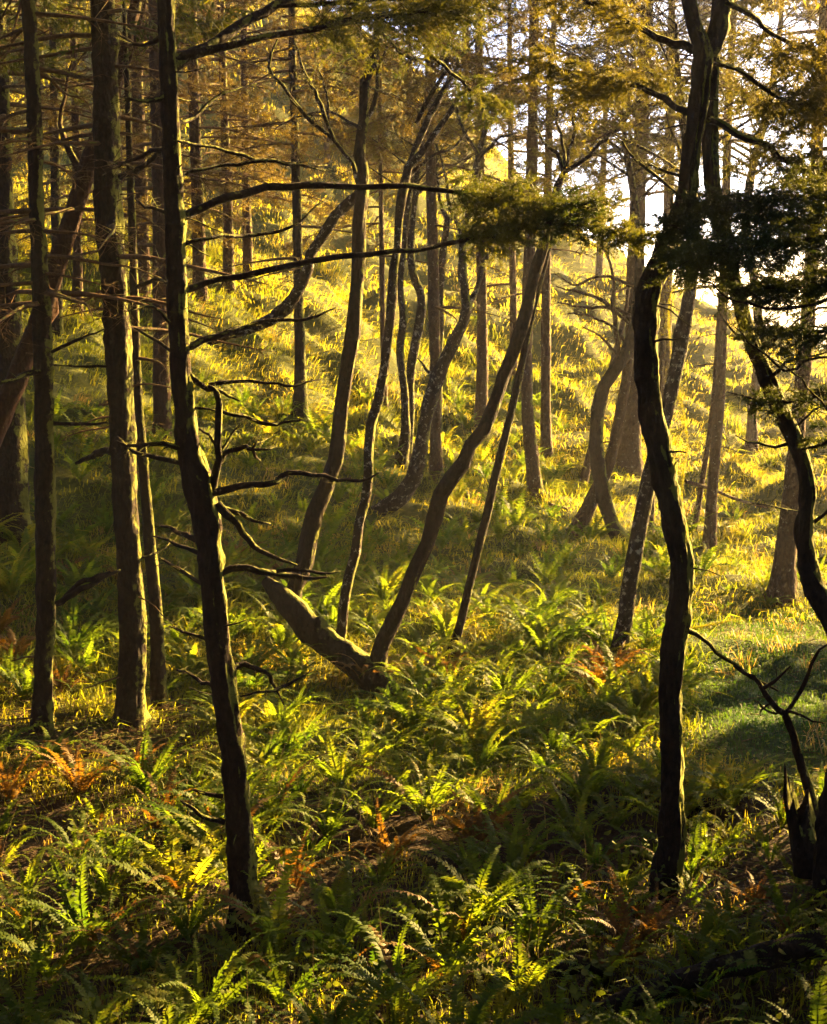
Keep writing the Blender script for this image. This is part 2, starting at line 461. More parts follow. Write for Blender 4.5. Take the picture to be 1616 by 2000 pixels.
def limb(wood, leafmb, pts, rad, g, twig_n=16, twig_len=0.7, sub=3, r_tw=0.006, needle=None, flat=0.5, tfrom=0.15, sides=5, droop=0.1, fwd=0.6, rough=0.25, crook=0.0):
    """a branch along pts with side twigs and sub-twigs; needle=(per, length, width) dresses the twigs"""
    P, R = spline(pts, rad, max(0.08, 0.06 * np.linalg.norm(np.asarray(pts[-1]) - np.asarray(pts[0]))))
    if crook > 0:
        Lc = np.concatenate([[0], np.cumsum(np.linalg.norm(np.diff(P, axis=0), axis=1))])
        sd = int(g.integers(1, 90))
        off = np.stack([vnoise(Lc * 5.0, np.full(len(Lc), sd + q * 7.3), sd + q) + 0.5 * vnoise(Lc * 13.0, np.full(len(Lc), sd + q * 3.1), sd + q) for q in range(3)], -1)
        P = P + (off * crook + g.normal(size=P.shape) * crook * 0.16) * np.minimum(1, Lc / 0.15)[:, None]
    tube(wood, P, R, sides, rough, int(g.integers(1, 90)))
    if twig_n <= 0:
        return
    n = len(P)
    s = tfrom + (1 - tfrom) * g.random(twig_n) ** 0.8
    s = np.sort(s)
    idx = np.clip(s * (n - 1), 0, n - 1.001)
    i0 = idx.astype(int); fr = (idx - i0)[:, None]
    A = P[i0] * (1 - fr) + P[i0 + 1] * fr
    T = unit(P[i0 + 1] - P[i0])
    up = np.array([0, 0, 1.0])
    lat = unit(np.cross(T, up) + 1e-6)
    sg = np.where(g.random(twig_n) < 0.5, -1.0, 1.0)[:, None]
    d = unit(T * fwd + lat * sg * (0.5 + 0.7 * g.random((twig_n, 1))) + g.normal(size=(twig_n, 3)) * np.array([0.3, 0.3, flat]))
    ln = twig_len * (1.1 - 0.65 * s)[:, None] * (0.5 + 0.8 * g.random((twig_n, 1)))
    dr = np.array([0, 0, -1.0]) * droop
    B = A + d * ln * 0.5 + g.normal(size=A.shape) * 0.05 * ln
    C = A + d * ln + dr * ln + g.normal(size=A.shape) * 0.10 * ln
    twigs(wood, A, B, C, np.full(twig_n, r_tw))
    segA, segB = [B], [C]
    if sub > 0:
        k = np.repeat(np.arange(twig_n), sub)
        u = (0.25 + 0.75 * g.random((len(k), 1)))
        A2 = np.where(u < 0.5, A[k] + (B - A)[k] * u * 2, B[k] + (C - B)[k] * (u - 0.5) * 2)
        t2 = unit((C - A)[k])
        l2 = unit(np.cross(t2, up) + 1e-6) * np.where(g.random(len(k)) < 0.5, -1.0, 1.0)[:, None]
        d2 = unit(t2 * 0.6 + l2 * 0.8 + g.normal(size=t2.shape) * np.array([0.3, 0.3, flat * 0.8]))
        ln2 = ln[k] * (0.25 + 0.35 * g.random((len(k), 1)))
        C2 = A2 + d2 * ln2 + dr * ln2
        B2 = (A2 + C2) / 2
        cones(wood, A2, C2, r_tw * 0.6)
        segA += [A2, B2]; segB += [B2, C2]
    if needle:
        needles(leafmb, np.concatenate(segA), np.concatenate(segB), needle[0], needle[1], needle[2], g)

def trace(pts, Y, dY=0.0, wob=0.0, g=None):
    """pixel outline of a stem (px, py, width) -> points and radii; dY is how much farther its end stands"""
    n = len(pts)
    P, R = [], []
    for k, (a, b, w) in enumerate(pts):
        y = Y + dY * k / (n - 1) + (g.normal() * wob if g is not None and 0 < k else 0)
        P.append(at(float(a), float(b), y)); R.append(0.44 * w * y / F)
    return np.array(P), np.array(R)

def moss(root, S, SR, g, n, dirv, L=0.03, W=0.006, spread=0.9, z1=99):
    """fuzzy moss cushion along the chosen side of a stem"""
    i = g.integers(0, len(S) - 1, n)
    i = i[S[i, 2] < z1]; n = len(i)
    pch = vnoise(S[i, 2] * 5.0 + S[i, 0] * 3, S[i, 1] * 2.0, 77) + 0.5
    i = i[g.random(n) < pch * 1.4]; n = len(i)
    T = unit(S[i + 1] - S[i])
    d = np.asarray(dirv, float) + g.normal(size=(n, 3)) * spread * 0.5
    d = unit(d - T * (d * T).sum(-1, keepdims=True))
    P = S[i] + T * g.random((n, 1)) * np.linalg.norm(S[i + 1] - S[i], axis=1)[:, None] + d * SR[i][:, None] * 0.97
    dd = unit(d + g.normal(size=(n, 3)) * 0.55)
    s = unit(np.cross(dd, g.normal(size=(n, 3))))
    l = L * (0.4 + g.random((n, 1)))
    v = np.stack([P - s * W, P + s * W, P + dd * l], 1).reshape(-1, 3)
    mb = MB(); mb.add(v, np.arange(len(v)).reshape(-1, 3))
    mb.build('moss', M['moss'], root, smooth=False)
def stubs(root, S, SR, g, n, bark, L=(0.05, 0.28)):
    """snapped-off dead branch ends along a stem"""
    for _ in range(n):
        i = int(g.integers(4, len(S) - 2)); a = g.uniform(0, 6.28)
        d = np.array([math.cos(a), math.sin(a), g.uniform(-0.35, 0.25)])
        l = g.uniform(*L) + SR[i]
        P = np.array([S[i], S[i] + d * l * 0.5, S[i] + d * l + np.array([0, 0, g.uniform(-0.2, 0.1) * l])])
        r0 = g.uniform(0.006, 0.016)
        wb = MB(); limb(wb, None, P, [r0, r0 * 0.8, r0 * 0.5], g, 0 if l < 0.2 else 3, 0.1, 1, 0.0025, sides=5, crook=0.02)
        wb.build('branch_stub', M[bark], root)
M['moss'] = leaf_material('moss_tuft', [(0.3, (0.07, 0.075, 0.010)), (0.7, (0.15, 0.14, 0.018))], trans=0.4, scale=3.0, rough=0.8, spec=0.1)

# ------------------------------------------------------------------ the setting
ys = np.concatenate([np.linspace(-6, 9, 24)[:-1], np.linspace(9, 26, 110)[:-1], np.linspace(26, 62, 140)[:-1], np.linspace(62, 130, 60)])
us = np.linspace(-0.62, 0.62, 240)
GX = us[None, :] * (ys[:, None] + 14.0)
GY = ys[:, None] + 0 * GX
GZ = height(GX, GY)
mb = MB()
i, j = np.meshgrid(np.arange(len(ys) - 1), np.arange(len(us) - 1), indexing='ij')
w_ = len(us)
mb.add(np.stack([GX, GY, GZ], -1).reshape(-1, 3), np.stack([i * w_ + j, i * w_ + j + 1, (i + 1) * w_ + j + 1, (i + 1) * w_ + j], -1).reshape(-1, 4))
tag(mb.build('ground', M['ground']), kind='structure')

mb = MB()
sx = np.linspace(-3000, 3000, 41); sy = np.linspace(-200, 5800, 41)
SX, SY = np.meshgrid(sx, sy)
i, j = np.meshgrid(np.arange(40), np.arange(40), indexing='ij')
mb.add(np.stack([SX, SY, np.full_like(SX, -40.0)], -1).reshape(-1, 3), np.stack([i * 41 + j, i * 41 + j + 1, (i + 1) * 41 + j + 1, (i + 1) * 41 + j], -1).reshape(-1, 4))
tag(mb.build('sea', M['sea']), kind='structure')

mb = MB()                                   # far headland dropping to the sea
hx = np.linspace(-220, 52, 70); hy = np.linspace(240, 420, 30)
HX, HY = np.meshgrid(hx, hy)
crest = np.clip((46 - HX) / 45, 0, 1) ** 0.7 * 62
prof = np.clip(1 - np.abs(HY - 330) / 85, 0, 1) ** 0.8
HZ = -42 + crest * prof * (1 + 0.25 * vnoise(HX * 0.06, HY * 0.06, 8) + 0.15 * vnoise(HX * 0.2, HY * 0.2, 9))
i, j = np.meshgrid(np.arange(29), np.arange(69), indexing='ij')
mb.add(np.stack([HX, HY, HZ], -1).reshape(-1, 3), np.stack([i * 70 + j, i * 70 + j + 1, (i + 1) * 70 + j + 1, (i + 1) * 70 + j], -1).reshape(-1, 4))
tag(mb.build('headland_hill', M['hill']), kind='structure')

# ------------------------------------------------------------------ trees
STEMS = []      # (base point, radius) of everything standing, so that plants keep clear

def stem_parts(root, stem, Y, bark, g, dY=0.0, ext=0.0, sides=12, rough=0.22, name='trunk', sink=True, extdir=None, wob=0.0, flare=1.2):
    P, R = trace(stem, Y, dY, wob, g)
    if sink:
        P = np.concatenate([[P[0] - np.array([0, 0, 0.35])], P]); R = np.concatenate([[R[0] * flare], R])
        R[1] *= 1.12
    if ext > 0:
        d = unit(P[-1] - P[-2]) if extdir is None else unit(np.array(extdir, float))
        d0 = unit(unit(P[-1] - P[-2]) + 0.0)
        for k in (0.25, 0.55, 0.8, 1.0):
            dd = unit(d0 * (1 - k) + (d * 0.5 + np.array([0, 0, 0.5])) * k + g.normal(size=3) * 0.03)
            P = np.concatenate([P, [P[-1] + dd * ext * 0.25]]); R = np.concatenate([R, [R[-1] * 0.78]])
    S, SR = spline(P, R, 0.045 if Y < 14 else 0.10 if Y < 19 else 0.2)
    mb = MB()
    tube(mb, S, SR, sides, rough, int(g.integers(1, 99)), roots=0.42 if sink else 0.0, knots=int(10 if Y < 22 else 4))
    return mb.build(name, bark, root), S, SR

def side_limbs(root, S, SR, g, Y, n, z0, z1, length, needle=None, leaf=None, wood='twig', twig_n=14, twig_len=0.6, rise=0.0, droop=0.15, sub=3, az=None, flat=0.45, az_bias=None, r_k=0.22, r_tw=None):
    """branches in all directions up a stem between heights z0 and z1"""
    leafmb = MB()
    ok = np.where((S[:, 2] > z0) & (S[:, 2] < z1))[0]
    if len(ok) == 0:
        return
    rt = r_tw or (0.0028 + 0.00016 * Y)
    for k in range(n):
        i = int(g.choice(ok))
        a = g.uniform(0, 2 * math.pi) if az is None else math.radians(g.uniform(*az))
        L = length * g.uniform(0.45, 1.15)
        h = np.array([math.sin(a), math.cos(a), 0.0])
        side = np.array([h[1], -h[0], 0])
        r0 = max(0.008, min(SR[i] * 0.45, 0.012 + L * r_k * 0.06))
        pts, rad, p = [], [], S[i].copy()
        wv = g.normal() * 0.25
        for q in range(5):
            t = q / 4
            pts.append(S[i] + h * L * t + side * L * wv * t * t + np.array([0, 0, 1]) * L * (rise * t - droop * t * t * 1.5 + 0.25 * droop * t ** 3) + g.normal(size=3) * 0.02 * L * t)
            rad.append(r0 * (1 - 0.85 * t))
        wb = MB()
        limb(wb, leafmb, pts, rad, g, twig_n, twig_len * (0.5 + 0.5 * L / length), sub, rt, needle, flat=flat, droop=droop * 0.6, sides=4)
        wb.build('branch', M[wood], root)
    if needle and leafmb.n:
        leafmb.build('crown', M[leaf or 'needle'], root, smooth=False)

def drawn_branch(root, pts, Y, dY, g, bark='bark', twig_n=0, twig_len=0.3, sub=2, needle=None, leafmb=None, sides=7, name='branch', r_tw=0.0035, **kw):
    P, R = trace(pts, Y, dY, 0.04, g)
    wb, lm = MB(), MB()
    crook = kw.pop('crook', 0.035 if name == 'branch' else 0.05)
    limb(wb, lm, P, R, g, twig_n, twig_len, sub, r_tw, needle, sides=sides, rough=0.35, crook=crook, **kw)
    o = wb.build(name, M[bark], root)
    if lm.n:
        leaf = lm.build('needle_spray', M[leafmb], o, origin=root.location, smooth=False)
    return o

def new_tree(name, label, base_px, Y=None, cat='tree', group=None):
    if Y is None:
        b = ground_hit(*base_px)
    else:
        b = at(float(base_px[0]), float(base_px[1]), Y)
    STEMS.append((b[0], b[1]))
    r = empty(name, b)
    tag(r, label, cat, group)
    return r, b[1]

G = lambda s: np.random.default_rng(s)
NEAR = (22, 0.032, 0.006)
def ND(Y, per=14):
    return (per, 0.030 + 0.0016 * Y, 0.004 + 0.00035 * Y)

# --- T1 the dark dead-limbed trunk in the foreground
r, Y = new_tree('spruce_tree', 'near black foreground spruce with broken dead limbs and two long arching branches', (472, 1832))
g = G(1)
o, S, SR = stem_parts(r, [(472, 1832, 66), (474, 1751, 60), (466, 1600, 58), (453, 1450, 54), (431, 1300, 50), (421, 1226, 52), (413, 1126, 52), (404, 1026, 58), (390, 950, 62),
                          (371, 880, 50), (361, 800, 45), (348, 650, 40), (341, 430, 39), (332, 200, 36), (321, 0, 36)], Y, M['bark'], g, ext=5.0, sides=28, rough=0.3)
stubs(r, S, SR, G(411), 26, 'bark')
moss(o, S, SR, G(412), 2600, (0.9, 0.15, 0.2), 0.022, 0.004, 0.8, 8.0)  # moss fringe on the sunward edge, also standing for the golden lit rim
CK = 'needle_near'
drawn_branch(r, [(338, 128, 30), (400, 92, 26), (470, 52, 22), (541, 10, 18), (640, -40, 12)], Y, 1.0, g)
drawn_branch(r, [(340, 112, 22), (426, 92, 18), (551, 66, 14), (652, 46, 11), (780, 28, 8), (900, 20, 4)], Y, 1.2, g, twig_n=100, twig_len=0.62, needle=NEAR, leafmb=CK, tfrom=0.42, droop=0.1, sub=5)
drawn_branch(r, [(541, 12, 10), (680, 2, 9), (800, -5, 6), (930, 0, 3)], Y + 0.7, 0.6, g, twig_n=100, twig_len=0.6, needle=NEAR, leafmb=CK, tfrom=0.05, droop=0.2, sub=5)
drawn_branch(r, [(790, 38, 9), (830, 90, 8), (880, 140, 7), (926, 178, 6), (985, 205, 3)], Y + 1.2, 0.8, g, twig_n=30, twig_len=0.33, needle=NEAR, leafmb=CK, tfrom=0.55, droop=0.25, sub=5)
drawn_branch(r, [(346, 428, 24), (400, 402, 19), (440, 386, 18), (520, 367, 16), (600, 363, 15), (700, 362, 15), (800, 364, 14), (880, 370, 12), (950, 386, 10), (1060, 400, 8), (1180, 405, 5)], Y, 1.3, g,
             twig_n=150, twig_len=0.5, needle=NEAR, leafmb=CK, tfrom=0.70, droop=0.1, sub=6, flat=0.6)
drawn_branch(r, [(352, 568, 18), (400, 556, 16), (470, 540, 14), (600, 514, 14), (720, 495, 13), (810, 489, 12), (870, 478, 12), (930, 465, 10), (1020, 445, 9), (1140, 440, 6), (1270, 470, 4)], Y, 1.2, g,
             twig_n=150, twig_len=0.42, needle=NEAR, leafmb=CK, tfrom=0.62, droop=0.1, sub=6, flat=0.5)
for pts, d, tn in [
    ([(362, 725, 13), (385, 748, 12), (405, 760, 11), (430, 762, 9), (450, 770, 7), (468, 782, 4)], 0.1, 0),
    ([(408, 752, 8), (440, 747, 8), (470, 745, 7), (540, 748, 6), (576, 750, 6), (627, 742, 3)], 0.2, 5),
    ([(412, 965, 24), (424, 920, 21), (425, 870, 19), (428, 810, 17), (424, 770, 14), (405, 752, 8)], -0.2, 0),
    ([(430, 800, 11), (457, 813, 10), (490, 822, 9), (522, 831, 9), (550, 824, 6), (584, 819, 3)], 0.1, 3),
    ([(430, 905, 15), (440, 886, 13), (457, 877, 13), (482, 875, 12), (497, 886, 10), (507, 903, 5)], 0.15, 3),
    ([(482, 876, 8), (505, 880, 8), (538, 872, 4)], 0.1, 0),
    ([(490, 880, 7), (505, 865, 6), (522, 857, 3)], 0.2, 0),
    ([(432, 880, 8), (448, 855, 7), (466, 832, 3)], 0.1, 0),
    ([(424, 870, 9), (405, 850, 7), (388, 838, 5)], 0.1, 0),
    ([(412, 962, 20), (450, 955, 17), (497, 948, 15), (535, 944, 13), (552, 936, 13), (567, 927, 12), (632, 928, 10), (692, 936, 9), (715, 936, 8), (737, 924, 4)], 0.2, 4),
    ([(425, 985, 26), (445, 1006, 22), (467, 1028, 18), (485, 1056, 15), (515, 1078, 13), (547, 1096, 9), (578, 1106, 4)], 0.1, 4),
    ([(432, 992, 15), (470, 1005, 12), (498, 1018, 9), (524, 1024, 4)], -0.1, 3),
    ([(425, 1122, 20), (455, 1110, 17), (487, 1111, 17), (530, 1119, 15), (557, 1122, 13), (600, 1128, 10), (640, 1127, 4)], 0.1, 0),
    ([(540, 1116, 10), (580, 1112, 9), (620, 1119, 7), (666, 1112, 3)], 0.05, 0),
    ([(444, 1305, 13), (475, 1303, 13), (502, 1309, 12), (525, 1320, 11), (540, 1338, 10), (562, 1372, 4)], 0.05, 0),
    ([(535, 1350, 8), (565, 1335, 7), (604, 1316, 3)], 0.05, 3),
    ([(545, 1348, 7), (510, 1355, 6), (470, 1362, 4)], -0.1, 2),
    ([(436, 1556, 11), (405, 1552, 9), (374, 1544, 4)], 0.0, 0),
    ([(440, 1606, 12), (410, 1598, 11), (391, 1590, 9), (372, 1578, 8), (354, 1566, 4)], -0.05, 0),
    ([(385, 1055, 12), (345, 1038, 10), (310, 1024, 5)], 0.2, 4),
    ([(388, 1080, 12), (345, 1064, 10), (303, 1048, 5)], 0.3, 4),
    ([(395, 1140, 10), (350, 1112, 8), (314, 1088, 4)], 0.2, 4),
    ([(408, 1250, 9), (360, 1235, 7), (325, 1222, 4)], 0.1, 3),
    ([(355, 905, 14), (305, 892, 12), (262, 884, 10), (225, 852, 4)], 0.4, 6),
    ([(360, 880, 11), (320, 868, 9), (270, 872, 8), (230, 860, 3)], -0.2, 6),
    ([(340, 690, 10), (300, 660, 8), (262, 640, 4)], 0.4, 6),
    ([(345, 640, 9), (300, 600, 6), (258, 610, 3)], -0.4, 6),
    ([(420, 1340, 9), (385, 1325, 8), (345, 1310, 4)], 0.3, 2),
    ([(335, 420, 10), (300, 405, 8), (262, 390, 3)], 0.3, 6),
    ([(330, 290, 11), (280, 300, 9), (230, 330, 4)], 0.4, 8),
    ([(335, 245, 9), (380, 225, 8), (440, 180, 6), (500, 160, 3)], 0.8, 12),
    ([(340, 275, 9), (400, 285, 8), (460, 300, 7), (540, 315, 6), (640, 325, 3)], 1.0, 20),
    ([(342, 345, 11), (400, 328, 9), (470, 322, 8), (560, 318, 6), (640, 335, 3)], 0.8, 22),
    ([(350, 480, 10), (420, 460, 9), (500, 458, 8), (570, 440, 6), (640, 390, 3)], 0.8, 12),
    ([(356, 680, 14), (400, 668, 14), (450, 650, 12), (500, 632, 10), (600, 624, 7), (660, 600, 3)], 0.6, 10),
    ([(330, 180, 12), (290, 200, 9), (240, 190, 4)], -0.3, 8),
    ([(325, 60, 12), (280, 90, 9), (235, 70, 4)], 0.3, 8),
]:
    drawn_branch(r, pts, Y, d, g, twig_n=tn + 7, twig_len=0.24 if tn < 6 else 0.32, r_tw=0.003)

side_limbs(r, S, SR, g, Y, 22, 8.0, 13, 2.4, needle=(7, 0.11, 0.026), leaf='needle_near', twig_n=22, twig_len=0.8, droop=0.2)
# --- T2, T3, T4 trunks behind it
r, Y = new_tree('spruce_tree', 'straight thick dark spruce trunk, second trunk from the left foreground', (255, 1425))
g = G(2)
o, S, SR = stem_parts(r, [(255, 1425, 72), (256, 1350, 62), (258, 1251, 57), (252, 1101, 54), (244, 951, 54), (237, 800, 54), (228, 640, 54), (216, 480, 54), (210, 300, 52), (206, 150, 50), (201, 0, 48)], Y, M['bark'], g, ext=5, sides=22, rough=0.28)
stubs(r, S, SR, G(413), 24, 'twig', (0.08, 0.5))
side_limbs(r, S, SR, g, Y, 30, 4.6, 9.5, 1.8, twig_n=18, twig_len=0.6, droop=0.15)
side_limbs(r, S, SR, g, Y, 22, 8.2, 15, 2.6, needle=(7, 0.12, 0.028), leaf='needle_near', twig_n=22, twig_len=0.9, droop=0.2)
for pts, d in [([(225, 716, 7), (160, 716, 6), (104, 712, 5)], -0.4), ([(270, 560, 11), (310, 545, 9), (345, 570, 4)], -0.6), ([(235, 345, 14), (270, 330, 12), (320, 290, 8)], -0.8), ([(240, 880, 14), (195, 885, 20), (150, 905, 8)], 0.8),
               ([(270, 1090, 8), (300, 1080, 6), (330, 1060, 3)], 0.3), ([(215, 1120, 14), (165, 1135, 12), (112, 1178, 8)], 0.4)]:
    drawn_branch(r, pts, Y, d, g, twig_n=6, twig_len=0.35)

r, Y = new_tree('spruce_tree', 'slim dark trunk close behind the second thick trunk on the left', (312, 1402))
g = G(3)
o, S, SR = stem_parts(r, [(312, 1402, 38), (308, 1300, 33), (305, 1201, 31), (292, 1051, 26), (279, 900, 24), (269, 750, 20), (262, 550, 17), (255, 350, 15), (250, 200, 13)], Y, M['bark'], g, ext=2.5, sides=12)
side_limbs(r, S, SR, g, Y, 14, 3.0, 9.0, 1.0, twig_n=9, twig_len=0.35)

r, Y = new_tree('spruce_tree', 'tall straight dark spruce trunk nearest the left edge', (83, 1435))
g = G(4)
o, S, SR = stem_parts(r, [(83, 1435, 52), (84, 1350, 47), (89, 1151, 43), (88, 951, 41), (85, 750, 40), (76, 500, 35), (69, 350, 33), (64, 175, 32), (55, 0, 28)], Y, M['bark'], g, ext=5, sides=20, rough=0.28)
stubs(r, S, SR, G(414), 24, 'twig', (0.08, 0.45))
side_limbs(r, S, SR, g, Y, 34, 4.8, 9.5, 1.6, twig_n=18, twig_len=0.55)
side_limbs(r, S, SR, g, Y, 22, 8.2, 15, 2.6, needle=(7, 0.12, 0.028), leaf='needle_near', twig_n=22, twig_len=0.9, droop=0.2)
for pts, d in [([(105, 827, 8), (160, 828, 7), (212, 826, 4)], -0.3), ([(90, 720, 14), (40, 735, 12), (0, 750, 8)], -0.5), ([(95, 690, 8), (150, 665, 7), (205, 640, 3)], -0.5), ([(110, 1180, 14), (160, 1150, 12), (235, 1112, 6)], 0.0)]:
    drawn_branch(r, pts, Y, d, g, twig_n=4, twig_len=0.3)

# --- T5 the leaning reddish trunk, T6 the stout one at the edge
r, Y = new_tree('spruce_tree', 'leaning reddish-brown trunk crossing the two straight trunks at upper left', (-95, 1020), 19.0)
g = G(5)
o, S, SR = stem_parts(r, [(-95, 1040, 64), (-50, 930, 56), (0, 815, 50), (45, 710, 47), (85, 600, 46), (125, 475, 45), (165, 345, 42), (200, 250, 38), (228, 160, 33), (250, 70, 28), (272, -20, 23)], Y, M['bark_red'], g, ext=3.0, sides=16, rough=0.18)
drawn_branch(r, [(160, 345, 22), (140, 300, 16), (120, 240, 12), (128, 180, 8), (140, 120, 5)], Y, 0.5, g, 'bark_red', twig_n=8, twig_len=0.5)
drawn_branch(r, [(215, 215, 16), (235, 150, 12), (262, 80, 9), (285, 0, 7)], Y, -0.4, g, 'bark_red', twig_n=6, twig_len=0.5)
side_limbs(r, S, SR, g, Y, 12, 6.0, 10.5, 1.4, twig_n=14, twig_len=0.5)

r, Y = new_tree('spruce_tree', 'stout rough trunk cut off by the left edge, with lit flaky base', (22, 1062))
g = G(6)
o, S, SR = stem_parts(r, [(22, 1062, 92), (20, 950, 78), (18, 800, 70), (12, 600, 58), (5, 400, 50), (-2, 200, 45), (-10, 0, 40)], Y, M['bark'], g, ext=4, sides=16, rough=0.3)
side_limbs(r, S, SR, g, Y, 24, 6.0, 12.5, 1.9, twig_n=16, twig_len=0.6)
side_limbs(r, S, SR, g, Y, 22, 8.6, 15, 2.6, needle=(7, 0.12, 0.028), leaf='needle_near', twig_n=22, twig_len=0.9, droop=0.2)

# --- straight spruces on the bank behind (label, base, stem above, bark, twigs)
BANK = [
    ('dark red-brown trunk just left of the black foreground trunk, on the bank', [(318, 862, 40), (315, 700, 35), (313, 500, 33), (310, 300, 32), (305, 100, 28), (303, 0, 26)], 'bark_red', 26, None),
    ('brown trunk seen between the thick second trunk and the black foreground trunk', [(280, 585, 32), (278, 450, 29), (274, 300, 27), (268, 150, 24), (264, 0, 22)], 'bark_red', 20, None),
    ('brown trunk on the bank right beside the black foreground trunk', [(392, 590, 30), (388, 450, 28), (383, 300, 26), (378, 150, 24), (374, 0, 22)], 'bark_red', 26, None),
    ('left one of two close brown trunks above the grassy overhang', [(447, 565, 24), (446, 450, 22), (441, 300, 20), (436, 150, 18), (432, 0, 16)], 'bark_red', 22, None),
    ('right one of two close brown trunks above the grassy overhang', [(485, 548, 22), (483, 440, 20), (480, 300, 18), (478, 150, 16), (476, 0, 14)], 'bark_red', 22, None),
    ('slim straight trunk rooted at the foot of the grassy bank, left of the arching stems', [(586, 820, 34), (587, 740, 27), (584, 600, 22), (580, 400, 20), (574, 200, 18), (570, 0, 15)], 'bark', 30, None),
    ('thin brown trunk far up the left slope between the two leftmost trunks', [(150, 620, 24), (152, 480, 20), (150, 300, 18), (146, 150, 16), (142, 0, 14)], 'bark_red', 22, None),
    ('brown trunk in gloom behind the tall trunk nearest the left edge', [(112, 660, 26), (110, 450, 22), (106, 250, 20), (104, 0, 17)], 'bark', 22, None),
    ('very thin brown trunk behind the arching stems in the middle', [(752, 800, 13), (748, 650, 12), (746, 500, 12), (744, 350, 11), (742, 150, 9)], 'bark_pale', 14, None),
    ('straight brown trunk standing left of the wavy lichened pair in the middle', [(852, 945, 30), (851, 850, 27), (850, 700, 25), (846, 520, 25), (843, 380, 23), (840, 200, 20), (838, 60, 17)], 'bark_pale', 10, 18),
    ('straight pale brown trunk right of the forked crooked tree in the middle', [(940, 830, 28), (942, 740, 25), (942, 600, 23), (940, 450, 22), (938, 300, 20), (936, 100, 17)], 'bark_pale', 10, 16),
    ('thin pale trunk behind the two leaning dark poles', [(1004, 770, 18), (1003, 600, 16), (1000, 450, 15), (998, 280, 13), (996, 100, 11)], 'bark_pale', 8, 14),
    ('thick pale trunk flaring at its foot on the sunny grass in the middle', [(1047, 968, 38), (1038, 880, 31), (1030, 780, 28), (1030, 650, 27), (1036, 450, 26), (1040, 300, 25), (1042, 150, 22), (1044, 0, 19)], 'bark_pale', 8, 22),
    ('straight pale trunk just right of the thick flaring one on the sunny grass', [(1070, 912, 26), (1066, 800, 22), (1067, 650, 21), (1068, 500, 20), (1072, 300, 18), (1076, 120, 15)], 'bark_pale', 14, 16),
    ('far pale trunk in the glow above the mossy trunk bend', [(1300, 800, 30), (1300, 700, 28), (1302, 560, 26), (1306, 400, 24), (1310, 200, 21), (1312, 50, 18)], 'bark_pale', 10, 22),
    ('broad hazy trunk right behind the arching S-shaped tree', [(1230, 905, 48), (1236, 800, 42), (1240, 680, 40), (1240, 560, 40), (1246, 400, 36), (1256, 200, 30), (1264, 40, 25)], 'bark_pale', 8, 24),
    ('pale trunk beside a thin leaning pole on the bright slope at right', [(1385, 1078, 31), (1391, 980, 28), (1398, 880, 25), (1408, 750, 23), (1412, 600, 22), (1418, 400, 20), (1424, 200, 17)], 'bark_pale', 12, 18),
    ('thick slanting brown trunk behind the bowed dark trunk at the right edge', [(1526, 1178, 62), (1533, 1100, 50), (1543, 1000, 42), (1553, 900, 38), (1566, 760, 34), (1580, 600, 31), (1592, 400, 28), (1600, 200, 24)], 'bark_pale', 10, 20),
]
BANK += [
    ('far slim spruce high on the hill left of the lichened pale branches', [(640, 330, 15), (638, 200, 13), (635, 80, 11), (633, -20, 9)], 'bark_red', 10, 22),
    ('far slim spruce high on the hill behind the pale forked branches', [(705, 300, 14), (704, 180, 12), (702, 60, 10), (700, -30, 9)], 'bark_red', 10, 22),
    ('far spruce on the ridge behind the dark crossing branches in the middle', [(800, 300, 15), (800, 190, 13), (801, 80, 11), (802, -20, 9)], 'bark_pale', 10, 22),
    ('far spruce on the ridge just left of the bright sky gap', [(905, 330, 15), (908, 220, 13), (911, 100, 11), (913, -10, 9)], 'bark_pale', 10, 24),
    ('far spruce on the ridge seen through the golden needles right of the sky gap', [(1170, 560, 16), (1176, 400, 14), (1182, 250, 12), (1188, 100, 10)], 'bark_pale', 10, 16),
]
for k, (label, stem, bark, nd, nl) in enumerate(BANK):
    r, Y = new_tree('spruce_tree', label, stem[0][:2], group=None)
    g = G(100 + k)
    shade_cap = any(w in label for w in ('thick slanting', 'pale trunk beside', 'thick pale trunk'))
    o, S, SR = stem_parts(r, stem, Y, M[bark], g, ext=8.0 if shade_cap else 4.0, sides=10, rough=0.14)
    if shade_cap:
        side_limbs(r, S, SR, g, Y, 24, CAM[2] + Y * 0.185, S[-1][2], 2.8, needle=(5, 0.20, 0.05), twig_n=20, twig_len=1.0, sub=4, droop=0.2)  # tall dense crowns above the view, added to shade the upper left
    zt = S[-1][2]
    lo = CAM[2] + Y * 0.00 - 0.5
    side_limbs(r, S, SR, g, Y, nd, max(S[0][2] + 2.5, lo), zt, 2.2, twig_n=16, twig_len=0.75, sub=4)
    if nl:
        side_limbs(r, S, SR, g, Y, int(nl * 1.2), CAM[2] + Y * 0.06, zt, 2.8, needle=ND(Y, 6), twig_n=22, twig_len=1.0, sub=4, droop=0.25, flat=0.4)
    else:
        side_limbs(r, S, SR, g, Y, 17, CAM[2] + Y * 0.04, zt, 2.6, needle=ND(Y, 6), leaf='needle_brown', twig_n=18, twig_len=0.9, sub=4, droop=0.2)

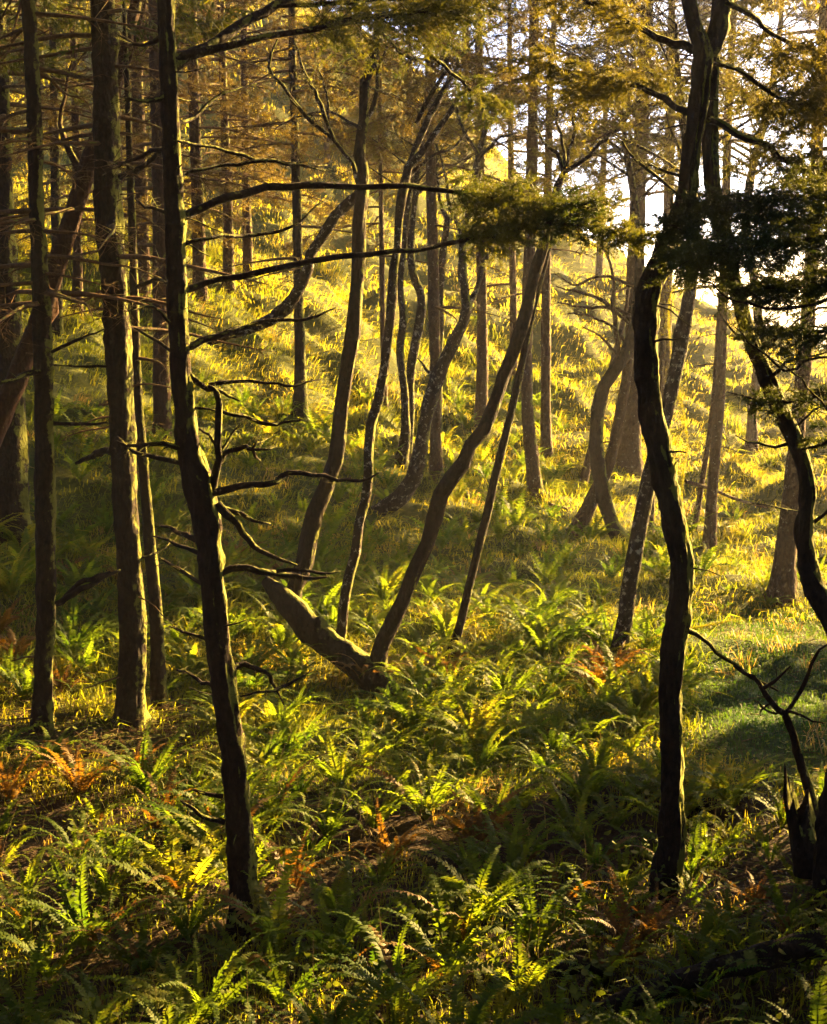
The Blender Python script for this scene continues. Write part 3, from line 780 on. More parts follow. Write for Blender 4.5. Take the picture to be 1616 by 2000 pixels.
# --- thin leaning companion pole and other small poles
def pole(label, stem, bark, n=6, L=0.8, Y=None, **kw):
    r, Y = new_tree('leaning_tree', label, stem[0][:2], Y)
    g = G(int(stem[0][0]) + 500)
    o, S, SR = stem_parts(r, stem, Y, M[bark], g, ext=kw.pop('ext', 1.0), sides=10, rough=0.15, wob=0.05, dY=kw.pop('dY', 0.0))
    if n:
        side_limbs(r, S, SR, g, Y, n, S[0][2] + 2.0, S[-1][2], L, twig_n=8, twig_len=0.4, **kw)
    return r, S, SR, Y, g
pole('thin pole leaning against the pale trunk on the bright slope at right', [(1356, 1040, 12), (1372, 940, 12), (1386, 850, 11), (1396, 750, 9), (1402, 640, 7)], 'bark_pale', 5)
pole('slanting hazy stem crossing behind the foot of the S-shaped tree', [(1128, 1040, 34), (1160, 970, 30), (1192, 900, 26), (1212, 800, 24), (1226, 720, 22), (1236, 600, 20)], 'bark_pale', 4)
pole('short hazy stem leaning in the glow left of the S-shaped tree', [(1136, 960, 20), (1150, 900, 18), (1172, 820, 16), (1190, 740, 14), (1215, 640, 12)], 'bark_pale', 3)
pole('hazy stem showing low between the lichened trunk and the mossy trunk', [(1268, 1045, 22), (1272, 950, 20), (1280, 850, 18), (1292, 700, 16)], 'bark_pale', 3)

# --- R4 the S-shaped tree in the glow
r, Y = new_tree('bent_tree', 'S-shaped dark tree bowing left then right in the sunny glow', (1216, 1068))
g = G(40)
o, S, SR = stem_parts(r, [(1216, 1068, 40), (1197, 1026, 34), (1177, 951, 32), (1165, 850, 31), (1172, 775, 31), (1207, 715, 30), (1236, 660, 28), (1246, 600, 26), (1250, 500, 22), (1240, 400, 18), (1225, 300, 14)], Y, M['bark'], g, ext=1.5, rough=0.22)
for pts in [[(1207, 715, 12), (1206, 660, 10), (1198, 600, 9), (1196, 520, 7), (1170, 470, 4)], [(1204, 690, 9), (1190, 672, 7), (1170, 655, 5), (1140, 640, 3)],
            [(1236, 640, 9), (1180, 590, 8), (1130, 570, 6), (1085, 560, 3)], [(1240, 620, 9), (1190, 600, 8), (1140, 600, 6), (1090, 590, 3)], [(1240, 560, 8), (1180, 540, 7), (1120, 555, 5), (1085, 535, 3)],
            [(1235, 690, 8), (1200, 640, 7), (1160, 620, 5), (1110, 612, 3)], [(1260, 540, 8), (1310, 470, 6), (1330, 420, 4)]]:
    drawn_branch(r, pts, Y, g.uniform(-1, 1), g, 'bark_pale', twig_n=16, twig_len=0.7, r_tw=0.007, tfrom=0.3)
side_limbs(r, S, SR, g, Y, 10, 7.5, 12, 2.4, needle=ND(Y, 10), twig_n=20, twig_len=0.8, droop=0.2)
side_limbs(r, S, SR, g, Y, 26, 6.5, 12, 2.6, twig_n=20, twig_len=0.9, rise=0.7, droop=0.05, wood='bark_lichen', flat=0.8, r_tw=0.008)

# --- crooked wide-branched tree on the slope at right
r, Y = new_tree('crooked_tree', 'crooked wide-branched tree in the glow behind the right needle boughs', (1468, 880))
g = G(47)
o, S, SR = stem_parts(r, [(1468, 880, 26), (1472, 780, 23), (1484, 680, 22), (1476, 560, 20), (1458, 450, 19), (1470, 330, 17), (1500, 210, 15), (1520, 90, 12), (1530, -20, 9)], Y, M['bark_pale'], g, ext=2.0, rough=0.2)
side_limbs(r, S, SR, g, Y, 22, 8.0, 18, 3.4, needle=ND(Y, 7), twig_n=22, twig_len=1.1, sub=4, rise=0.35, droop=0.15, flat=0.7, wood='bark_pale')
side_limbs(r, S, SR, g, Y, 20, 7.0, 17, 3.4, twig_n=18, twig_len=1.2, sub=4, rise=0.6, droop=0.05, flat=0.8, wood='bark_lichen')

# --- R3 lichened leaning trunk
r, S, SR, Y, g = pole('lichen-spotted trunk leaning right behind the mossy foreground trunk', [(1208, 1298, 42), (1222, 1200, 36), (1237, 1101, 35), (1256, 1000, 34), (1270, 930, 33), (1295, 830, 32), (1315, 750, 31), (1335, 650, 33), (1348, 570, 30), (1356, 480, 26), (1350, 350, 22), (1330, 200, 18)], 'bark_lichen', 0)
side_limbs(r, S, SR, g, Y, 9, 7.2, 10.5, 1.8, needle=ND(Y, 12), twig_n=20, twig_len=0.55, droop=0.25)
side_limbs(r, S, SR, g, Y, 26, 6.3, 10, 2.0, twig_n=20, twig_len=0.7, rise=0.6, droop=0.05, wood='bark_lichen', flat=0.8, r_tw=0.006)

# --- R1 the mossy S-curved trunk in the right foreground
r, Y = new_tree('mossy_tree', 'mossy S-curved dark trunk in the right foreground, forking at the top', (1300, 1768))
g = G(41)
o, S, SR = stem_parts(r, [(1300, 1768, 72), (1305, 1710, 62), (1312, 1640, 57), (1312, 1500, 52), (1311, 1350, 53), (1318, 1251, 57), (1333, 1151, 52), (1324, 1051, 52), (1304, 951, 54), (1282, 851, 51), (1267, 750, 50), (1263, 650, 49), (1268, 580, 49), (1287, 520, 49), (1318, 450, 44), (1340, 380, 40), (1353, 280, 38), (1368, 190, 40), (1372, 100, 38), (1358, 50, 33), (1346, 0, 31)], Y, M['bark_moss'], g, ext=3.5, sides=28, rough=0.34)
stubs(r, S, SR, G(410), 14, 'bark')
moss(o, S, SR, g, 15000, (0.9, -0.15, 0.25), 0.034, 0.005, 1.3, 8.0)
CK = 'needle'
drawn_branch(r, [(1375, 125, 36), (1393, 95, 42), (1405, 55, 44), (1416, 0, 40), (1424, -60, 34)], Y, 0.2, g, 'bark_moss', sides=14, name='fork_stem')
for pts, d, tn, nd in [
    ([(1366, 95, 22), (1335, 90, 19), (1302, 80, 16), (1260, 62, 14), (1224, 46, 13), (1175, 15, 11), (1130, -8, 8), (1060, -30, 5)], 0.8, 40, ND(Y, 20)),
    ([(1362, 222, 16), (1330, 208, 15), (1302, 192, 14), (1270, 176, 13), (1240, 164, 13), (1184, 161, 11), (1116, 142, 9), (1040, 120, 5)], 1.0, 60, ND(Y, 20)),
    ([(1345, 400, 9), (1326, 384, 8), (1286, 346, 8), (1246, 316, 7), (1214, 277, 4)], 0.3, 12, None),
    ([(1345, 345, 6), (1320, 342, 6), (1290, 330, 5), (1262, 320, 3)], 0.3, 8, None),
    ([(1390, 118, 14), (1430, 130, 13), (1456, 145, 12), (1503, 176, 11), (1565, 201, 10), (1630, 228, 8), (1720, 260, 4)], 0.8, 105, ND(Y, 16)),
    ([(1385, 232, 15), (1420, 248, 14), (1462, 272, 15), (1503, 288, 15), (1550, 318, 14), (1620, 345, 11), (1720, 380, 6)], 0.6, 105, ND(Y, 16)),
    ([(1420, 5, 14), (1460, 28, 13), (1487, 50, 12), (1534, 77, 11), (1580, 99, 10), (1640, 130, 8), (1740, 170, 4)], 0.8, 105, ND(Y, 16)),
    ([(1503, 176, 5), (1528, 150, 5), (1536, 120, 4), (1510, 90, 2)], 0.9, 4, None),
    ([(1420, -60, 14), (1500, -110, 12), (1600, -130, 8), (1700, -140, 4)], 0.4, 60, ND(Y, 18)),
    ([(1346, -40, 14), (1260, -90, 12), (1160, -110, 8), (1060, -120, 4)], 0.4, 60, ND(Y, 18)),
    ([(1345, 1232, 12), (1372, 1245, 9), (1400, 1270, 9), (1430, 1295, 9), (1470, 1325, 9), (1520, 1352, 5)], 0.3, 0, None),
]:
    drawn_branch(r, pts, Y, d, g, 'bark_moss', twig_n=tn, twig_len=0.5, needle=nd, leafmb=CK, droop=0.3, sub=5, tfrom=0.25, r_tw=0.004)

# --- R2 bowed trunk at the right edge
r, Y = new_tree('bent_tree', 'dark bowed trunk at the right edge sweeping up into the fork of the mossy tree', (1608, 1840), 11.7)
g = G(42)
o, S, SR = stem_parts(r, [(1608, 1840, 66), (1610, 1740, 56), (1620, 1620, 52), (1642, 1480, 52), (1660, 1360, 54), (1650, 1260, 56), (1618, 1192, 55), (1588, 1140, 50), (1573, 1051, 43), (1578, 960, 38), (1568, 900, 38), (1545, 845, 38), (1523, 800, 40), (1490, 720, 36), (1462, 650, 32), (1437, 560, 32), (1415, 460, 35), (1396, 390, 36), (1388, 310, 34), (1388, 230, 33), (1392, 150, 30), (1400, 60, 26)], Y, M['bark_moss'], g, dY=1.1, ext=3, sides=24, rough=0.30)
moss(o, S, SR, g, 2500, (0.9, 0.15, 0.3), 0.03, 0.005, 1.0, 6.0)
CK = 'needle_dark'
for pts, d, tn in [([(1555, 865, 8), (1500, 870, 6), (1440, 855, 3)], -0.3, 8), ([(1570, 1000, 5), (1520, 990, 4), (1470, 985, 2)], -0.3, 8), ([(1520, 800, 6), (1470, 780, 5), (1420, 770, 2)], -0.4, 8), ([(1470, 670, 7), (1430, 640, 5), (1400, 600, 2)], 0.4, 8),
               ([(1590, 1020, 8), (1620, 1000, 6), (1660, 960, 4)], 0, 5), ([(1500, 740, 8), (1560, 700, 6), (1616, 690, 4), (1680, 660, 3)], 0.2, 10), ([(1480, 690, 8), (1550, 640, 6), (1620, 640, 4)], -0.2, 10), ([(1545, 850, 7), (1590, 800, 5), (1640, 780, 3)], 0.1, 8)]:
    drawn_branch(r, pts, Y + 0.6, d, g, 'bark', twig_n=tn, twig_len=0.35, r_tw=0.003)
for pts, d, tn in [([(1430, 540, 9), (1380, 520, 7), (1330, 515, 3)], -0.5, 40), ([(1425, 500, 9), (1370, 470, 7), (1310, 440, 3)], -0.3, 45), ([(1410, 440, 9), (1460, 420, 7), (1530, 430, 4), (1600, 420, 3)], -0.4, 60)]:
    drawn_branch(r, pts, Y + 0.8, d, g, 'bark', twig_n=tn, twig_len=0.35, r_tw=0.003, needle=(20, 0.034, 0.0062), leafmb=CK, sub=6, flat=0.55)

# --- near spruce beyond the right edge whose dark boughs hang into view
r, Y = new_tree('spruce_tree', 'near dark spruce past the right edge with needle-laden boughs hanging into view', (1890, 1840), 11.8)
g = G(43)
o, S, SR = stem_parts(r, [(1890, 1840, 86), (1885, 1740, 74), (1880, 1620, 68), (1875, 1450, 64), (1870, 1250, 62), (1865, 1000, 60), (1860, 750, 58), (1855, 500, 55), (1850, 250, 52), (1845, 0, 48)], Y, M['bark'], g, ext=3, sides=18, rough=0.3)
for pts, d, tn, tl in [
    ([(1850, 330, 24), (1710, 370, 18), (1620, 385, 14), (1520, 392, 10), (1430, 400, 7), (1370, 412, 4)], 0.5, 180, 0.5),
    ([(1850, 420, 24), (1700, 450, 18), (1600, 465, 14), (1500, 480, 10), (1410, 492, 7), (1350, 500, 4)], -0.3, 170, 0.46),
    ([(1850, 500, 22), (1700, 535, 16), (1600, 550, 12), (1510, 560, 9), (1440, 570, 4)], 0.3, 130, 0.44),
    ([(1850, 600, 20), (1700, 630, 14), (1610, 645, 10), (1550, 655, 6), (1490, 650, 3)], -0.2, 70, 0.42),
    ([(1850, 720, 18), (1700, 745, 12), (1610, 770, 9), (1540, 785, 5), (1490, 780, 3)], 0.2, 36, 0.4),
    ([(1850, 820, 16), (1700, 850, 11), (1620, 865, 8), (1570, 880, 4)], -0.2, 22, 0.35),
]:
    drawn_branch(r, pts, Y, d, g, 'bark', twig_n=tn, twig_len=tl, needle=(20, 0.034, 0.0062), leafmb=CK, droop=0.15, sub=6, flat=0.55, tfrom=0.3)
for pts, d in [([(1700, 560, 9), (1560, 600, 7), (1450, 590, 5), (1370, 545, 3)], -0.3), ([(1700, 700, 8), (1600, 700, 6), (1530, 720, 5), (1440, 640, 3)], -0.6), ([(1720, 900, 7), (1620, 800, 5), (1540, 720, 4), (1490, 690, 2)], -0.7), ([(1720, 640, 8), (1620, 600, 6), (1540, 640, 5), (1470, 700, 3)], 0.4)]:
    drawn_branch(r, pts, Y, d, g, 'bark', twig_n=30, twig_len=0.4, r_tw=0.003)

# --- centre: the fallen trunk with its row of stems
r, Y = new_tree('fallen_tree', 'fallen mossy trunk whose limbs grew into upright stems amid the ferns', (772, 1362))
g = G(44)
o, S, SR = stem_parts(r, [(772, 1362, 62), (745, 1335, 66), (700, 1300, 62), (650, 1262, 60), (605, 1225, 58), (570, 1185, 56), (545, 1160, 42), (520, 1135, 22)], Y - 0.35, M['bark_moss'], g, dY=1.4, sides=18, rough=0.25, sink=False)
moss(o, S, SR, g, 8000, (0.5, -0.2, 0.85), 0.05, 0.008, 1.3)
drawn_branch(r, [(568, 1195, 42), (577, 1150, 42), (597, 1101, 39), (620, 1001, 37), (652, 901, 35), (667, 800, 33), (686, 650, 31), (702, 500, 28), (708, 370, 26), (706, 300, 24), (708, 230, 22), (718, 160, 22), (730, 110, 20), (738, 50, 18), (745, -20, 15)], Y + 1.0, 0.4, g, 'bark', sides=14, name='stem')
drawn_branch(r, [(664, 1262, 26), (668, 1225, 24), (684, 1130, 25), (703, 1020, 24), (722, 920, 23), (728, 830, 22), (752, 720, 20), (768, 580, 21), (776, 480, 18), (784, 390, 19), (800, 330, 17), (830, 290, 14), (861, 247, 13), (905, 182, 9)], Y + 0.5, 0.5, g, 'bark_lichen', sides=12, name='stem')
drawn_branch(r, [(738, 1300, 38), (752, 1255, 33), (790, 1170, 31), (832, 1060, 31), (862, 965, 31), (900, 900, 30), (945, 840, 29), (985, 740, 27), (1018, 640, 26), (1042, 550, 26), (1062, 480, 25), (1082, 405, 20), (1103, 336, 16)], Y, 0.3, g, 'bark', sides=14, name='stem')
for pts, y0, d, tn in [
    ([(1103, 336, 13), (1086, 300, 10), (1062, 272, 7), (1045, 240, 4)], 0.3, 0.1, 8), ([(1103, 336, 12), (1140, 312, 10), (1185, 272, 9), (1225, 228, 7), (1250, 190, 4)], 0.3, 0.4, 14), ([(1103, 332, 10), (1100, 290, 8), (1088, 240, 7), (1092, 190, 4)], 0.3, 0.2, 10),
    ([(1108, 325, 9), (1122, 250, 7), (1118, 220, 6), (1145, 195, 4)], 0.3, -0.2, 8),
    ([(708, 375, 14), (690, 320, 11), (653, 275, 9), (613, 244, 9), (567, 186, 8), (527, 132, 7), (542, 77, 4)], 1.3, 0.4, 8), ([(655, 278, 8), (641, 238, 8), (622, 192, 8), (597, 145, 7), (576, 83, 4)], 1.4, -0.2, 8), ([(641, 235, 6), (638, 180, 5), (622, 130, 4), (612, 80, 3)], 1.4, 0.3, 5),
    ([(706, 372, 22), (672, 398, 24), (640, 445, 25), (608, 495, 24), (590, 555, 26), (560, 600, 34), (528, 625, 30), (470, 648, 22), (410, 668, 16)], 1.4, 1.0, 0),
    ([(712, 240, 12), (735, 190, 10), (740, 130, 9), (757, 90, 6), (750, 40, 3)], 1.4, 0.2, 8), ([(800, 330, 14), (812, 290, 16), (852, 201, 12), (883, 152, 7), (900, 100, 4)], 1.0, 0.6, 10), ([(815, 240, 12), (850, 172, 9), (874, 128, 7), (880, 80, 4)], 1.0, -0.5, 8),
    ([(784, 390, 10), (800, 345, 8), (850, 300, 7), (890, 285, 6), (925, 240, 4)], 1.0, 0.4, 8)]:
    drawn_branch(r, pts, Y + y0, d, g, 'bark_lichen', twig_n=tn * 2, sub=3, twig_len=0.6, r_tw=0.0045, tfrom=0.35)

CK = 'needle_brown'
for pts, d in [([(742, 60, 8), (790, 110, 6), (850, 120, 4), (900, 150, 3)], 1.0), ([(735, 130, 8), (690, 90, 6), (640, 60, 4), (590, 50, 3)], 1.5), ([(905, 182, 7), (960, 150, 5), (1020, 110, 3)], 1.0), ([(722, 170, 7), (780, 190, 5), (830, 230, 3)], 2.0), ([(883, 152, 7), (860, 90, 5), (820, 40, 3)], 1.5),
               ([(742, 40, 7), (700, 10, 5), (640, -20, 3)], 1.0), ([(705, 250, 8), (650, 220, 6), (590, 225, 4), (540, 250, 3)], 2.0), ([(900, 110, 7), (950, 60, 5), (1010, 30, 3)], 1.2)]:
    drawn_branch(r, pts, Y + 1.0, d, g, 'bark_lichen', twig_n=34, twig_len=0.8, r_tw=0.0045, tfrom=0.1, needle=ND(Y, 5), leafmb=CK, sub=5, flat=0.7)

r, S, SR, Y, g = pole('slender straight pole leaning right out of the ferns in the middle', [(878, 1288, 24), (895, 1235, 20), (925, 1110, 18), (955, 990, 19), (968, 930, 18), (1000, 800, 17), (1022, 700, 16), (1042, 600, 17), (1062, 520, 16), (1075, 470, 14)], 'bark', 0, ext=0.8)

# --- crooked alders behind
r, Y = new_tree('crooked_tree', 'forked crooked tree sweeping right from a near-horizontal base on the slope', (738, 1003))
g = G(45)
o, S, SR = stem_parts(r, [(700, 1015, 40), (740, 1000, 42), (780, 972, 38), (808, 935, 35), (822, 880, 33), (836, 800, 34), (856, 735, 32), (880, 680, 27), (905, 630, 25), (914, 595, 24)], Y, M['bark_lichen'], g, sides=14, rough=0.25, sink=False)
for pts, tn in [([(914, 600, 20), (905, 560, 17), (903, 500, 16), (908, 440, 15), (926, 370, 15), (934, 300, 13), (952, 240, 9), (960, 180, 5)], 10), ([(915, 600, 15), (928, 568, 12), (945, 520, 11), (960, 475, 9), (985, 400, 6)], 8), ([(906, 470, 9), (880, 400, 8), (870, 340, 6), (850, 280, 4)], 8), ([(934, 300, 8), (900, 240, 7), (890, 180, 4)], 8), ([(935, 310, 9), (975, 270, 7), (1010, 260, 4)], 8), ([(850, 735, 8), (830, 720, 6), (815, 700, 3)], 2)]:
    drawn_branch(r, pts, Y, g.uniform(-0.5, 0.8), g, 'bark_lichen', twig_n=tn * 2, sub=3, twig_len=0.8, r_tw=0.006, tfrom=0.4)
for lab, stem, extra in [
    ('left one of a wavy pale-barked pair in the middle', [(783, 912, 30), (792, 850, 24), (790, 760, 18), (782, 690, 17), (788, 620, 18), (782, 560, 14), (790, 480, 14), (797, 400, 13), (806, 330, 12), (822, 250, 9)], None),
    ('right one of a wavy pale-barked pair in the middle', [(790, 908, 28), (800, 820, 20), (803, 720, 20), (818, 640, 20), (824, 580, 18), (806, 530, 17), (803, 460, 16), (812, 380, 15), (820, 300, 13), (838, 220, 10), (850, 140, 7)], None),
    ('Y-forked slim tree in front of the straight brown trunk in the middle', [(856, 860, 18), (857, 760, 16), (860, 640, 16), (862, 540, 15), (869, 470, 16), (876, 428, 16)], [[(876, 430, 11), (862, 400, 9), (856, 360, 8), (850, 290, 5)], [(878, 428, 11), (900, 414, 9), (922, 385, 8), (935, 330, 5)]])]:
    r, Y = new_tree('crooked_tree', lab, stem[0][:2])
    g = G(int(stem[0][0]) + 3)
    o, S, SR = stem_parts(r, stem, Y, M['bark_lichen'], g, ext=1.0 if not extra else 0, rough=0.2)
    for e in extra or []:
        drawn_branch(r, e, Y, 0.2, g, 'bark_lichen', twig_n=10, twig_len=0.7, r_tw=0.006, tfrom=0.4)
    side_limbs(r, S, SR, g, Y, 24, 7.0, 13, 2.0, twig_n=18, twig_len=0.8, rise=0.6, droop=0.0, wood='bark_lichen', flat=0.7)

# --- the wood round about: unseen spruces added beside and behind the viewpoint to shade the scene
g = G(80)
wood_mb, leaf_mb = MB(), MB()
zz_ = np.linspace(-0.4, 15, 30)
tube(wood_mb, np.stack([0.12 * np.sin(zz_ * 0.5), 0.1 * np.cos(zz_ * 0.37), zz_], -1), 0.24 * (1.05 - zz_ / 16), 12, 0.25, 4)
for k in range(64):
    h = 2.2 + 12.2 * g.random() ** 0.9; a = g.uniform(0, 6.28); L = (0.5 + 2.4 * (15.5 - h) / 13) * g.uniform(0.7, 1.1)
    d = np.array([math.cos(a), math.sin(a), 0])
    p0 = np.array([0, 0, h])
    limb(wood_mb, leaf_mb, [p0, p0 + d * L * 0.5 + np.array([0, 0, -0.05 * L]), p0 + d * L + np.array([0, 0, -0.25 * L])], [0.03, 0.02, 0.006], g, 16, 0.8, 3, 0.006, (8, 0.20, 0.05), sides=4)
wood_hi, leaf_hi = MB(), MB()
tube(wood_hi, np.stack([0.12 * np.sin(zz_ * 0.5), 0.1 * np.cos(zz_ * 0.37), zz_], -1), 0.24 * (1.05 - zz_ / 16), 12, 0.25, 5)
for k in range(46):
    h = 6.2 + 8.6 * g.random() ** 0.9; a = g.uniform(0, 6.28); L = (0.6 + 1.9 * (15.5 - h) / 9) * g.uniform(0.7, 1.1)
    d = np.array([math.cos(a), math.sin(a), 0])
    p0 = np.array([0, 0, h])
    limb(wood_hi, leaf_hi, [p0, p0 + d * L * 0.5 + np.array([0, 0, -0.05 * L]), p0 + d * L + np.array([0, 0, -0.25 * L])], [0.03, 0.02, 0.006], g, 16, 0.8, 3, 0.006, (8, 0.20, 0.05), sides=4)
TR_ME = wood_mb.mesh('trunk'); TR_ME.materials.append(M['bark'])
CR_ME = leaf_mb.mesh('crown', smooth=False); CR_ME.materials.append(M['needle_near'])
HI_ME = leaf_hi.mesh('crown', smooth=False); HI_ME.materials.append(M['needle_near'])
HT_ME = wood_hi.mesh('trunk'); HT_ME.materials.append(M['bark'])
LOW = [(6.9, 14.2, 0.36), (8.6, 16.6, 0.42), (9.3, 13.6, 0.85), (13, 16.4, 1.0), (16, 18.0, 1.0), (11.5, 21.5, 0.55), (15, 24.2, 0.6), (9.0, 22.2, 0.36), (11.2, 24.1, 0.36), (7.5, 8.0, 0.9), (8.2, 10.6, 0.9), (11, 12.2, 1.0), (10, 4, 1.0), (5, -4, 1.0), (1, -7, 1.1), (-3.5, -5, 1.0), (-6.5, 1.0, 1.0), (-8.5, 8.0, 1.0), (-10, 15, 1.0), (-13, 22, 1.0), (-15, 11, 1.0), (9, -3, 1.1), (-9, -4, 1.1), (-12, 4, 1.1), (4, -10, 1.2), (-5, -11, 1.2), (13, 0, 1.1), (12, 8.5, 1.0), (-17, 18, 1.1), (-17, 28, 1.0), (-1, -3.5, 1.2), (2.5, -2.5, 1.2), (-4, -0.5, 1.1), (5.5, 1.0, 1.1), (6, 4.5, 1.0), (-5.8, 5.0, 1.0)]
HIGH = [(16, 44, 1.15), (15, 41, 1.1), (17.5, 48, 1.15), (19, 43, 1.15)]  # unseen spruces with raised crowns, added to shade the left slope
for k, (x, y, s_) in enumerate(LOW + HIGH):
    if k < len(LOW) and x > 6 and y > 7:
        x, y = 0.9945 * x - 0.1045 * (y - 14), 14 + 0.1045 * x + 0.9945 * (y - 14)
    z_ = float(height(np.array([x]), np.array([y]))[0])
    r = empty('spruce_tree', (x, y, z_)); r.rotation_euler = (0, 0, k * 1.7); r.scale = (s_, s_, s_)
    hi = k >= len(LOW)
    tag(r, 'bare-stemmed spruce added out of view to shade the left slope' if hi else 'whole green spruce of the surrounding wood, added out of view for shade', 'tree', 'spruces added to shade the left slope' if hi else 'spruces of the surrounding wood added for shade')
    for nm, me in ((('trunk', HT_ME), ('crown', HI_ME)) if hi else (('trunk', TR_ME), ('crown', CR_ME))):
        o = bpy.data.objects.new(nm, me); COL.objects.link(o); o.parent = r

# --- dead forked sapling, stumps, logs
r, Y = new_tree('dead_tree', 'dead leaning sapling forking into crooked bare branches above the green lawn', (1600, 1640), 12.6)
g = G(46)
o, S, SR = stem_parts(r, [(1600, 1640, 26), (1588, 1570, 22), (1565, 1490, 20), (1548, 1430, 18), (1533, 1392, 18)], Y, M['bark'], g, sides=12, rough=0.3)
for pts, d in [([(1535, 1395, 15), (1510, 1372, 13), (1490, 1345, 12), (1470, 1325, 10), (1430, 1300, 5)], 0.1), ([(1535, 1395, 12), (1556, 1362, 11), (1572, 1330, 10), (1580, 1300, 8), (1600, 1270, 6), (1630, 1250, 3)], 0.1), ([(1490, 1345, 9), (1515, 1330, 7), (1545, 1302, 3)], 0.0),
               ([(1530, 1390, 9), (1500, 1395, 7), (1478, 1372, 3)], -0.1), ([(1535, 1388, 8), (1570, 1400, 6), (1612, 1412, 3)], -0.1), ([(1512, 1374, 7), (1488, 1382, 5), (1480, 1400, 2)], 0.1)]:
    drawn_branch(r, pts, Y, d, g, 'bark', twig_n=4, twig_len=0.2, r_tw=0.004)

def stump(name, label, base, w, h, Y=None, seed=1, lean=0.0, sides=16):
    r, Y = new_tree(name, label, base, Y, cat='stump')
    g = G(seed)
    b = np.array(r.location)
    R0 = 0.5 * w * Y / F; H = h * Y / F
    mb = MB()
    n = 9
    a = np.arange(sides) / sides * 2 * math.pi
    v = []
    top = H * (0.66 + 1.1 * np.array([vnoise(np.array(q * 0.9), np.array(seed * 3.1), seed) for q in range(sides)]))
    for k in range(n):
        t = k / (n - 1)
        rr = R0 * (1.25 - 0.45 * t ** 0.6) * (1 + 0.25 * vnoise(np.arange(sides) * 0.8, np.full(sides, t * 3), seed + 1))
        z = -0.25 + (top + 0.25) * t
        v.append(np.stack([b[0] + rr * np.cos(a) + lean * t, b[1] + rr * np.sin(a), b[2] + z], -1))
    v.append(np.stack([b[0] + R0 * 0.55 * np.cos(a) + lean, b[1] + R0 * 0.55 * np.sin(a), b[2] + top * 0.75], -1))
    v = np.concatenate(v)
    i, j = np.meshgrid(np.arange(n), np.arange(sides), indexing='ij'); j2 = (j + 1) % sides
    q = np.stack([i * sides + j, i * sides + j2, (i + 1) * sides + j2, (i + 1) * sides + j], -1).reshape(-1, 4)
    mb.add2(np.concatenate([v, [b + np.array([lean, 0, H * 0.45])]]), q, np.stack([n * sides + np.arange(sides), n * sides + (np.arange(sides) + 1) % sides, np.full(sides, (n + 1) * sides)], -1))
    mb.build('wood', M['bark'], r)
stump('tree_stump', 'small dark stump on the lawn edge right of the mossy trunk', (1380, 1600), 46, 52, None, 5)
stump('broken_stump', 'jagged broken stump beside the dead sapling at the right edge', (1588, 1650), 62, 150, 12.3, 9, lean=-0.16)

def log(label, pts, Y, dY, bark, seed, sides=16):
    b = at(float(pts[0][0]), float(pts[0][1]), Y)
    r = empty('fallen_log', b); tag(r, label, 'log')
    P, R = trace(pts, Y, dY)
    S, SR = spline(P, R, 0.06)
    mb = MB(); tube(mb, S, SR, sides, 0.35, seed); w = mb.build('wood', M[bark], r)
    if bark == 'bark_moss':
        moss(w, S, SR, G(seed), 6000, (0.25, 0.0, 0.95), 0.03, 0.004, 1.1)
    return r
log('mossy fallen log lying across the bottom right corner', [(1130, 1995, 40), (1230, 1950, 54), (1330, 1918, 58), (1400, 1893, 62), (1480, 1872, 66), (1560, 1852, 68), (1640, 1832, 70), (1720, 1812, 72)], 10.2, 0.6, 'bark_moss', 21)
log('short moss-topped root poking out of the ferns near the bottom', [(1085, 1905, 26), (1120, 1885, 40), (1150, 1888, 38), (1178, 1902, 30), (1190, 1925, 18)], 10.8, 0.0, 'bark_moss', 23)
log('pale fallen stick on the grass behind the flaring pale trunk', [(1075, 985, 8), (1100, 992, 9), (1130, 1000, 9), (1165, 1012, 6)], 32.5, 0.6, 'bark_pale', 25, 8)
log('dead stick lying on the sunny slope left of the bowed right trunk', [(1340, 940, 9), (1390, 955, 9), (1440, 975, 8), (1500, 992, 5)], 33.0, 1.0, 'bark_pale', 27, 8)

